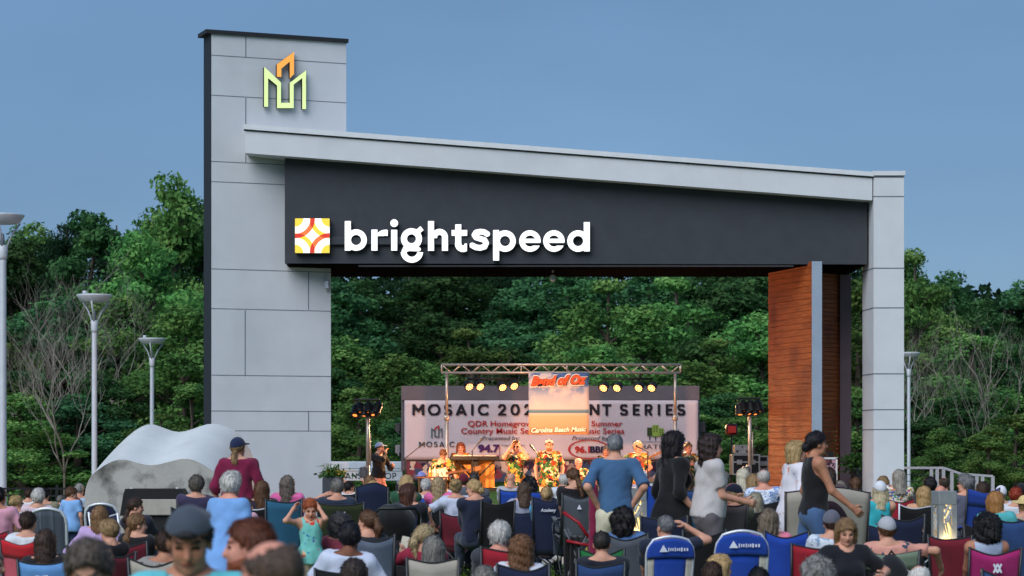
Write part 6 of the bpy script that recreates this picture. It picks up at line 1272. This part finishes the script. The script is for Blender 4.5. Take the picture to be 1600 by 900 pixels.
def guitar(px, py, Y, col, tilt, label, yaw=0):
    e = tag(empty('electric_guitar', wp(px, py, Y), R(yaw)), label, 'guitar'); e.rotation_euler[1] = R(tilt)
    out = [(.2 + 0, .02)]; pts = []
    for a in range(0, 360, 10):
        t = R(a); r = .165 * (1 + .18 * math.cos(2 * t)) * (1 - .16 * math.exp(-((math.degrees(math.atan2(math.sin(t - 1.57), math.cos(t - 1.57)))) / 28) ** 2) - .16 * math.exp(-((math.degrees(math.atan2(math.sin(t + 1.57), math.cos(t + 1.57)))) / 28) ** 2)) + (.05 if a in (40, 320) else 0)
        pts.append((-r * math.cos(t) , r * math.sin(t) * .95))
    b = MB(); b.prism([(-x, z) for x, z in pts], -.02, .02); b.build('body', col, e)
    b = MB(); b.prism([(.05, -.06), (.12, -.04), (.12, .06), (-.02, .08), (-.08, .0), (-.06, -.08)], -.026, -.021); b.build('pickguard', mat('#c9c2b4', .5, .1, name='pickguard'), e)
    b = MB(); b.box((.42, -.03, 0), (.56, .022, .05), None, .004); b.build('neck', mat('#5a3a22', .5, .3, name='maple_neck'), e); b = MB(); b.prism([(.7, -.03), (.72, .05), (.86, .06), (.88, -.01), (.78, -.045)], -.035, -.015); b.build('headstock', mat('#8a6238', .5, .2, name='maple'), e)
    b = MB(); [b.box((x, -.03, 0), (.02, .012, .07)) for x in (-.02, .06, -.09)]; b.build('pickup', mat('#101012', .5, .1, name='pickup'), e)
guitar(686, 741, 48.9, mat('#a8aca0', .35, .08, name='white_lacquer', spec=.5), -8, 'white electric guitar held by the bending guitarist', 0)
guitar(991, 726, 49.4, mat('#7a1a12', .35, .15, name='red_lacquer', spec=.5), -25, 'red electric guitar held by the white haired guitarist', 0)
# keyboard on its stand
KY = 49.2; e = tag(empty('keyboard_stand', (wx(742, KY), KY, SF)), 'black keyboard on a column stand in front of the auburn haired woman', 'keyboard'); m_bk = mat('#0c0c0e', .4, .2, spec=.4, name='black_plastic'); zk = wz(716, KY) - SF
b = MB(); b.box((0, 0, zk), (1.02, .34, .09), None, .015); kb = b.build('keyboard', m_bk, e)
b = MB(); [b.box((-.44 + i * .0235, .04, zk + .05), (.021, .15, .012)) for i in range(38)]; b.build('keys', mat('#c8c4bc', .4, .05, name='ivory_key'), kb)
b = MB(); b.box((0, 0, zk / 2), (.16, .12, zk - .05), None, .01); b.box((0, 0, .03), (.8, .5, .05), None, .01); b.build('column', m_bk, e)
b = MB(); b.box((.1, -.05, zk * .52), (.9, .3, .07), None, .012); b.build('lower_keyboard', m_bk, e)
for sd in (-1, 1): b = MB(); b.tube([(sd * .08, 0, zk * .72), (sd * .4, 0, zk - .05)], .018); b.build('brace', m_bk, e)
b = MB(); b.sheet(lambda u, v: (-.02 + (u - .5) * .85, .2, zk * .52 + (zk * .45) * v), 4, 2, .01); b.build('amber_panel', mat('#b07a3a', .7, .2, name='amber_cloth'), e)
def mic_stand(px, ytop, Y, boom, label):
    e = tag(empty('microphone_stand', (wx(px, Y), Y, SF)), label, 'microphone stand', 'microphone stands'); z = wz(ytop, Y) - SF; b = MB(); b.tube([(0, 0, .03), (0, 0, z)], .012, 6); [b.tube([(0, 0, .12), (.28 * math.cos(a), .28 * math.sin(a), .01)], .01, 5) for a in (0, 2.09, 4.19)]; b.build('stand', m_bk, e)
    dx, dz = boom; b = MB(); b.tube([(-dx * .2, 0, z - dz * .2), (dx, -.05, z + dz)], .009, 6); b.build('boom', m_bk, e); b = MB(); d = nrm((dx, 0, dz + .001)); p = np.array((dx, -.05, z + dz)); b.tube([tuple(p), tuple(p + d * .1), tuple(p + d * .15), tuple(p + d * .17)], [.014, .02, .028, .012], 8); b.build('microphone', metal('#2a2a2e'), e)
mic_stand(633, 716, 49, (.28, .22), 'boom microphone stand left of the bending guitarist'); mic_stand(866, 712, 48.6, (-.02, .05), 'straight microphone stand in front of the heavy singer'); mic_stand(845, 716, 48.9, (-.12, .15), 'microphone stand between the two singers'); mic_stand(738, 704, 48.8, (.1, .12), 'microphone stand over the keyboard'); mic_stand(1066, 702, 48.7, (.03, .03), 'microphone stand at the right end of the stage'); mic_stand(1012, 706, 48.8, (-.1, .05), 'microphone stand before the white haired guitarist')
# drum kit
e = tag(empty('drum_kit', (wx(905, 48.6), 48.6, SF)), 'dark drum kit with cymbals in front of the bald drummer', 'drum kit')
for x, z, r, h in ((-.28, .62, .16, .18), (.1, .64, .15, .18), (.5, .45, .2, .3), (-.55, .5, .18, .15)): b = MB(); b.lathe([(r, 0), (r + .01, .01), (r + .01, h - .01), (r, h)], (x, 0, z - h), 18); [b.tube([(x + r * math.cos(a), r * math.sin(a), z - h), (x + r * 1.1 * math.cos(a), r * 1.1 * math.sin(a), .0)], .01, 5) for a in (0, 2.1, 4.2)]; b.build('drum', mat('#2a1014', .4, .2, spec=.5, name='dark_drum'), e, False)
for x, z in ((-.6, 1.0), (.6, 1.05), (.25, .95)): b = MB(); b.lathe([(.22, 0), (.05, .025), (.012, .05)], (x, .1, z), 20); b.tube([(x, .1, 0), (x, .1, z)], .01, 5); b.build('cymbal', metal('#8a6a30', .3), e)
# crank stands with clusters of lamps
def tower(px, yh, Y, wpx, label, warm):
    e = tag(empty('light_tower', (wx(px, Y), Y, 0)), label, 'light tower', 'crank stands carrying lamps'); zt_ = wz(yh, Y); b = MB(); b.tube([(0, 0, .3), (0, 0, zt_ * .55)], .055, 10); b.build('lower_mast', m_tr, e, True); b = MB(); b.tube([(.02, 0, zt_ * .5), (.02, 0, zt_ - .05)], .035, 10); b.tube([(.07, -.02, zt_ * .55), (.07, -.02, zt_ * .8)], .012, 6); b.build('upper_mast', m_tr, e, True)
    b = MB(); b.box((-.06, -.06, zt_ * .5), (.14, .16, .2), None, .02); b.tube([(-.12, -.1, zt_ * .5), (-.2, -.1, zt_ * .47), (-.2, -.16, zt_ * .47)], .014); b.build('winch', metal('#5a5a5e'), e)
    for a in (0, 1.571, 3.142, 4.712): b = MB(); b.tube([(0, 0, .55), (.6 * math.cos(a + .6), .6 * math.sin(a + .6), .03)], .025); b.build('leg', m_tr, e, True)
    hw = wpx / 2 * Y / F; b = MB(); b.tube([(-hw, 0, zt_), (hw, 0, zt_)], .03); b.tube([(-hw, 0, zt_ + .14), (hw, 0, zt_ + .14)], .02); [b.tube([(x * hw, 0, zt_), (x * hw, 0, zt_ + .14)], .012, 5) for x in (-1, -.5, 0, .5, 1)]; b.build('cross_bar', metal('#141416'), e)
    g = random.Random(px)
    for i in range(6):
        x = -hw + 2 * hw * (i + .5) / 6; q = Euler((R(55 + g.uniform(-14, 14)), 0, R(g.uniform(-30, 30) + (-25 if warm else 25)))); b = MB(); b.lathe([(.05, -.12), (.085, -.06), (.09, .08), (.1, .1)], n=14); h = b.build('lamp_head', metal('#111113'), e, True); h.location = (x, -.05, zt_ - .07 + .05 * (i % 2)); h.rotation_euler = (math.pi - q.x + .5, 0, q.z)
        b = MB(); b.lathe([(.03 if i % 3 else .045, .0), (.001, .006)], n=10); l = b.build('lens', emit('#ff8a3a', 1.6 if i % 2 == 0 else .4, 'amber_lens'), h); l.location.z = .105
    return e, zt_
eL, zL = tower(573, 636, 45.2, 40, 'crank stand with a cluster of black lamps left of the stage', True); eR, zR = tower(1170, 634, 45.6, 34, 'crank stand with a cluster of black lamps beside the wooden wall', False)
for e, z, tgt, en in ((eL, zL, (wx(1235, 44.5), 44.6, 3.6), 1000), (eR, zR, (wx(885, 49.5), 49.5, 1.1), 2000), (eL, zL, (wx(815, 49.5), 49.5, 1.1), 2000)):
    sp = bpy.data.lights.new('spot', 'SPOT'); sp.energy = en; sp.color = (1, .46, .2); sp.spot_size = R(58); sp.spot_blend = .7; sp.shadow_soft_size = .12; o = bpy.data.objects.new('lamp', sp); COL.objects.link(o); o.parent = e; o.location = (.0, .34, z - .12); d = Vector(e.location) + Vector(o.location) - Vector(tgt); o.rotation_euler = d.to_track_quat('Z', 'Y').to_euler()
b = MB(); e = tag(empty('stand_lamp', (wx(1143, 48.5), 48.5, 0)), 'single lamp glowing dim red on a thin stand above the road cases', 'stage light'); z = wz(671, 48.5); b.tube([(0, 0, 0), (0, 0, z - .1)], .018, 6); [b.tube([(0, 0, .5), (.3 * math.cos(a), .3 * math.sin(a), .01)], .014, 5) for a in (0, 2.1, 4.2)]; b.build('stand', m_bk, e); b = MB(); b.lathe([(.06, 0), (.12, .02), (.125, .2), (.07, .24)], (0, 0, z - .12), 16); b.build('housing', metal('#4a0f10'), e, True); b = MB(); b.box((0, -.13, z), (.16, .02, .14), None, .01); b.build('lens', emit('#8a1a14', .5, 'red_lens'), e)
# road cases
m_case = mat('#0f0f11', .6, .25, 6, .1, name='case_laminate'); m_edge = mat('#a8a6a4', .35, .1, metal=.7, name='aluminium_edge')
def case(px0, px1, y0, y1, Y, label, z0=None):
    x0, x1, z1, zz = wx(px0, Y), wx(px1, Y), wz(y0, Y), (wz(y1, Y) if z0 is None else z0); c = ((x0 + x1) / 2, Y, (zz + z1) / 2); e = tag(empty('road_case', (c[0], Y, zz)), label, 'road case', 'road cases by the wooden wall'); h = z1 - zz; w_ = x1 - x0; b = MB(); b.box((0, 0, h / 2), (w_, .6, h - .004), None, .012); b.build('shell', m_case, e)
    b = MB(); [b.box((sx_ * w_ / 2, sy_ * .3, h / 2), (.03, .03, h)) for sx_ in (-1, 1) for sy_ in (-1, 1)]; [b.box((0, sy_ * .3, z), (w_, .032, .028)) for sy_ in (-1, 1) for z in (.015, h - .015, h * .62)]; b.build('edging', m_edge, e)
    for sd in (-.25, .25): b = MB(); b.box((sd * w_, -.31, h * .62), (.11, .03, .1), None, .01); b.build('latch', m_edge, e)
    b = MB(); b.box((0, -.305, h * .3), (.16, .02, .09), None, .01); b.build('handle', m_edge, e)
case(1147, 1168, 695, 709, 48.2, 'small black road case on top of the stack'); case(1143, 1184, 709.5, 742, 48.2, 'large black road case at the bottom of the stack'); case(1183, 1197, 712, 744, 48.7, 'narrow black road case beside the wooden wall')
e = tag(empty('framed_sign', (wx(1297, 43), 43, 0)), 'white framed notice board leaning at the foot of the wooden wall', 'sign'); zz0, zz1 = wz(752, 43), wz(716, 43); b = MB(); [b.box((sd * .115, 0, (zz0 + zz1) / 2 - .3), (.03, .04, zz1 - zz0 + .6)) for sd in (-1, 1)]; b.box((0, 0, zz1), (.26, .04, .035)); b.box((0, 0, zz0), (.26, .04, .03)); b.build('frame', mat('#c4c0c0', .5, .06, name='white_frame'), e); b = MB(); b.box((0, .0, (zz0 + zz1) / 2), (.2, .01, zz1 - zz0)); b.build('notice', pattern(('#6a3a40', '#a8808a', '#3a2a30'), 12), e); b = MB(); b.box((0, .02, zz1 + .07), (.12, .08, .09), None, .02); b.build('lamp_box', m_bk, e)
# merchandise table
e = tag(empty('merchandise_table', (wx(676, 48.2), 48.2, SF)), 'small dark table with drinks left of the guitarist', 'table'); zt2 = wz(746, 48.2) - SF; b = MB(); b.box((0, 0, zt2), (.62, .4, .03), None, .005); b.build('tabletop', mat('#4a2a1c', .6, .2, name='dark_wood'), e)
for sx_ in (-1, 1):
    for sy_ in (-1, 1): b = MB(); b.box((sx_ * .27, sy_ * .16, zt2 / 2 - .01), (.03, .03, zt2 - .02)); b.build('leg', m_bk, e)
for px, col, lab in ((652, '#b0702a', 'amber drink bottle, left one on the small stage table'), (660, '#a8a4a0', 'clear drink bottle, right one on the small stage table')): pass
for dx, col, lab in ((.0, '#b8702a', 'amber drink bottle on the small stage table'), (.1, '#a09c98', 'pale drink bottle on the small stage table')):
    p = Vector((wx(676, 48.2) - .05 + dx, 48.15, SF + zt2 + .016)); b = MB(); b.lathe([(.033, 0), (.035, .01), (.035, .12), (.015, .16), (.015, .19), (.012, .2)], n=12); o = b.build('bottle', mat(col, .2, .1, spec=.5, name='bottle_glass'), None, True); o.location = p; tag(o, lab, 'bottle')
S = SDF((-.12, -.12, -.05), (.12, .24, .14), .01); S.ell((0, 0, 0), (.09, .105, .11), k=.01); S.plane((0, 0, 0), (0, 0, -1)); S.ell((0, .13, .012), (.075, .075, .012), k=.01); v, q = S.nets(); o = mesh('cap', v, q, cloth('#2448a0'), None, True); o.location = (wx(676, 48.2) - .22, 48.2, SF + zt2 + .018); o.rotation_euler = (0, 0, 2.6); tag(o, 'bright blue cap lying on the small stage table', 'cap')
# ------------------------------------------------------------------ stroller, wagon, bag and things in hands
s_ = 138; Y = F / s_; e = tag(empty('baby_stroller', (wx(615, Y), Y, ground(Y)), R(8)), 'black baby stroller with a folded canopy behind the crowd at centre left', 'stroller'); zt_ = wz(786, Y) - ground(Y); blk = cloth('#0e0e11')
S = SDF((-.3, -.4, .2), (.3, .4, zt_ + .05), .022); S.ell((0, .0, zt_ - .2), (.235, .3, .2), k=.05); S.cone((0, -.05, zt_ - .3), (0, .1, .42), .2, .18, .08); S.ell((0, .25, zt_ - .3), (.17, .25, .22), k=.04, op='s'); S.wrinkle(.008, 24, 4); v, q = S.nets(); mesh('canopy', v, q, blk, e, True)
b = MB(); b.sheet(lambda u, v: ((u - .5) * .36, -.2 - .05 * math.sin(3.14 * u), .36 + .3 * v), 6, 4, .02); b.build('basket', cloth('#17181c'), e, True)
b = MB(); b.tube([(-.25, -.05, .5), (-.25, -.42, zt_ - .12), (-.2, -.47, zt_ - .05), (.2, -.47, zt_ - .05), (.25, -.42, zt_ - .12), (.25, -.05, .5)], .018, 8); b.build('handle', m_bk, e, True)
for sd in (-1, 1):
    b = MB(); b.tube([(sd * .24, -.1, .62), (sd * .25, .38, .16)], .014); b.tube([(sd * .25, .1, .5), (sd * .26, -.3, .14)], .014); b.build('frame', metal('#3a3c40'), e)
    for y, r in ((.38, .09), (-.3, .14)): b = MB(); b.tube([(sd * .27, y + r * math.cos(a * .449), r + .01 + r * math.sin(a * .449)) for a in range(14)], .02, 7, True); w_ = b.build('wheel', mat('#121214', .9, .1, name='tyre'), e, True); b = MB(); b.tube([(sd * .255, y, r + .01), (sd * .285, y, r + .01)], .03); [b.tube([(sd * .27, y, r + .01), (sd * .27, y + r * math.cos(k * 1.257), r + .01 + r * math.sin(k * 1.257))], .006, 5) for k in range(5)]; b.build('rim', metal('#5a5c60'), w_)
s_ = 136; Y = F / s_; e = tag(empty('folding_wagon', (wx(903, Y), Y, ground(Y)), R(-12)), 'folded black wagon with red tubes between the navy and grey chairs', 'wagon'); z = wz(800, Y) - ground(Y)
b = MB(); [b.box((x, 0, z * .42), (.05, .3, z * .6), None, .02) for x in (-.12, -.05, .02)]; b.build('folded_body', blk, e)
for sd in (-1, 1): b = MB(); b.tube([(-.16, sd * .12, .1), (.16, sd * .1, z * .8)], .014); b.tube([(.16, sd * .12, .1), (-.14, sd * .1, z * .8)], .014); b.build('side_frame', metal('#6a6c72'), e)
b = MB(); b.tube([(-.14, -.16, z), (.04, -.18, z * .88), (.16, -.18, z * .7)], .02); b.tube([(-.1, -.17, z * .66), (.2, -.17, z * .6)], .018); b.build('handle', mat('#8a1620', .4, .15, name='red_tube'), e, True)
for x in (-.14, .16):
    for y in (-.14, .14): b = MB(); b.tube([(x + .075 * math.cos(a * .524), y, .09 + .075 * math.sin(a * .524)) for a in range(12)], .022, 7, True); b.box((x, y, .09), (.09, .03, .09), None, .02); b.build('wheel', mat('#121214', .9, .1, name='tyre'), e, True)
s_ = 143; Y = F / s_; z = wz(756, Y) - ground(Y); e = tag(empty('chair_bag', (wx(928, Y), Y, ground(Y))), 'tall maroon carry bag standing left of the man in the blue shirt', 'bag'); S = SDF((-.12, -.12, 0), (.12, .12, z + .05), .016); S.cone((0, 0, .06), (0, 0, z - .05), .065, .05, .02); S.wrinkle(.006, 26, 6); v, q = S.nets(); mesh('sleeve', v, q, cloth('#74183a'), e, True); b = MB(); b.tube([(.03, -.07, z - .15), (.06, -.12, z * .6), (.03, -.08, z * .3)], .012, 6); b.build('strap', cloth('#1a1216'), e)
s_ = 186; Y = F / s_; e = tag(empty('backpack', (wx(1393, Y), Y, ground(Y))), 'black backpack slumped behind the man in the grey mesh cap', 'backpack'); z = wz(872, Y) - ground(Y); S = SDF((-.25, -.2, 0), (.25, .2, z + .05), .02); S.ell((0, 0, z * .5), (.2, .13, z * .52), k=.05); S.ell((.03, -.1, z * .4), (.14, .07, z * .25), k=.04); S.wrinkle(.012, 22, 9); v, q = S.nets(); mesh('pack', v, q, cloth('#17181d'), e, True); b = MB(); b.tube([(-.05, 0, z - .02), (0, 0, z + .06), (.05, 0, z - .02)], .014, 6); b.build('carry_loop', cloth('#0d0d10'), e)
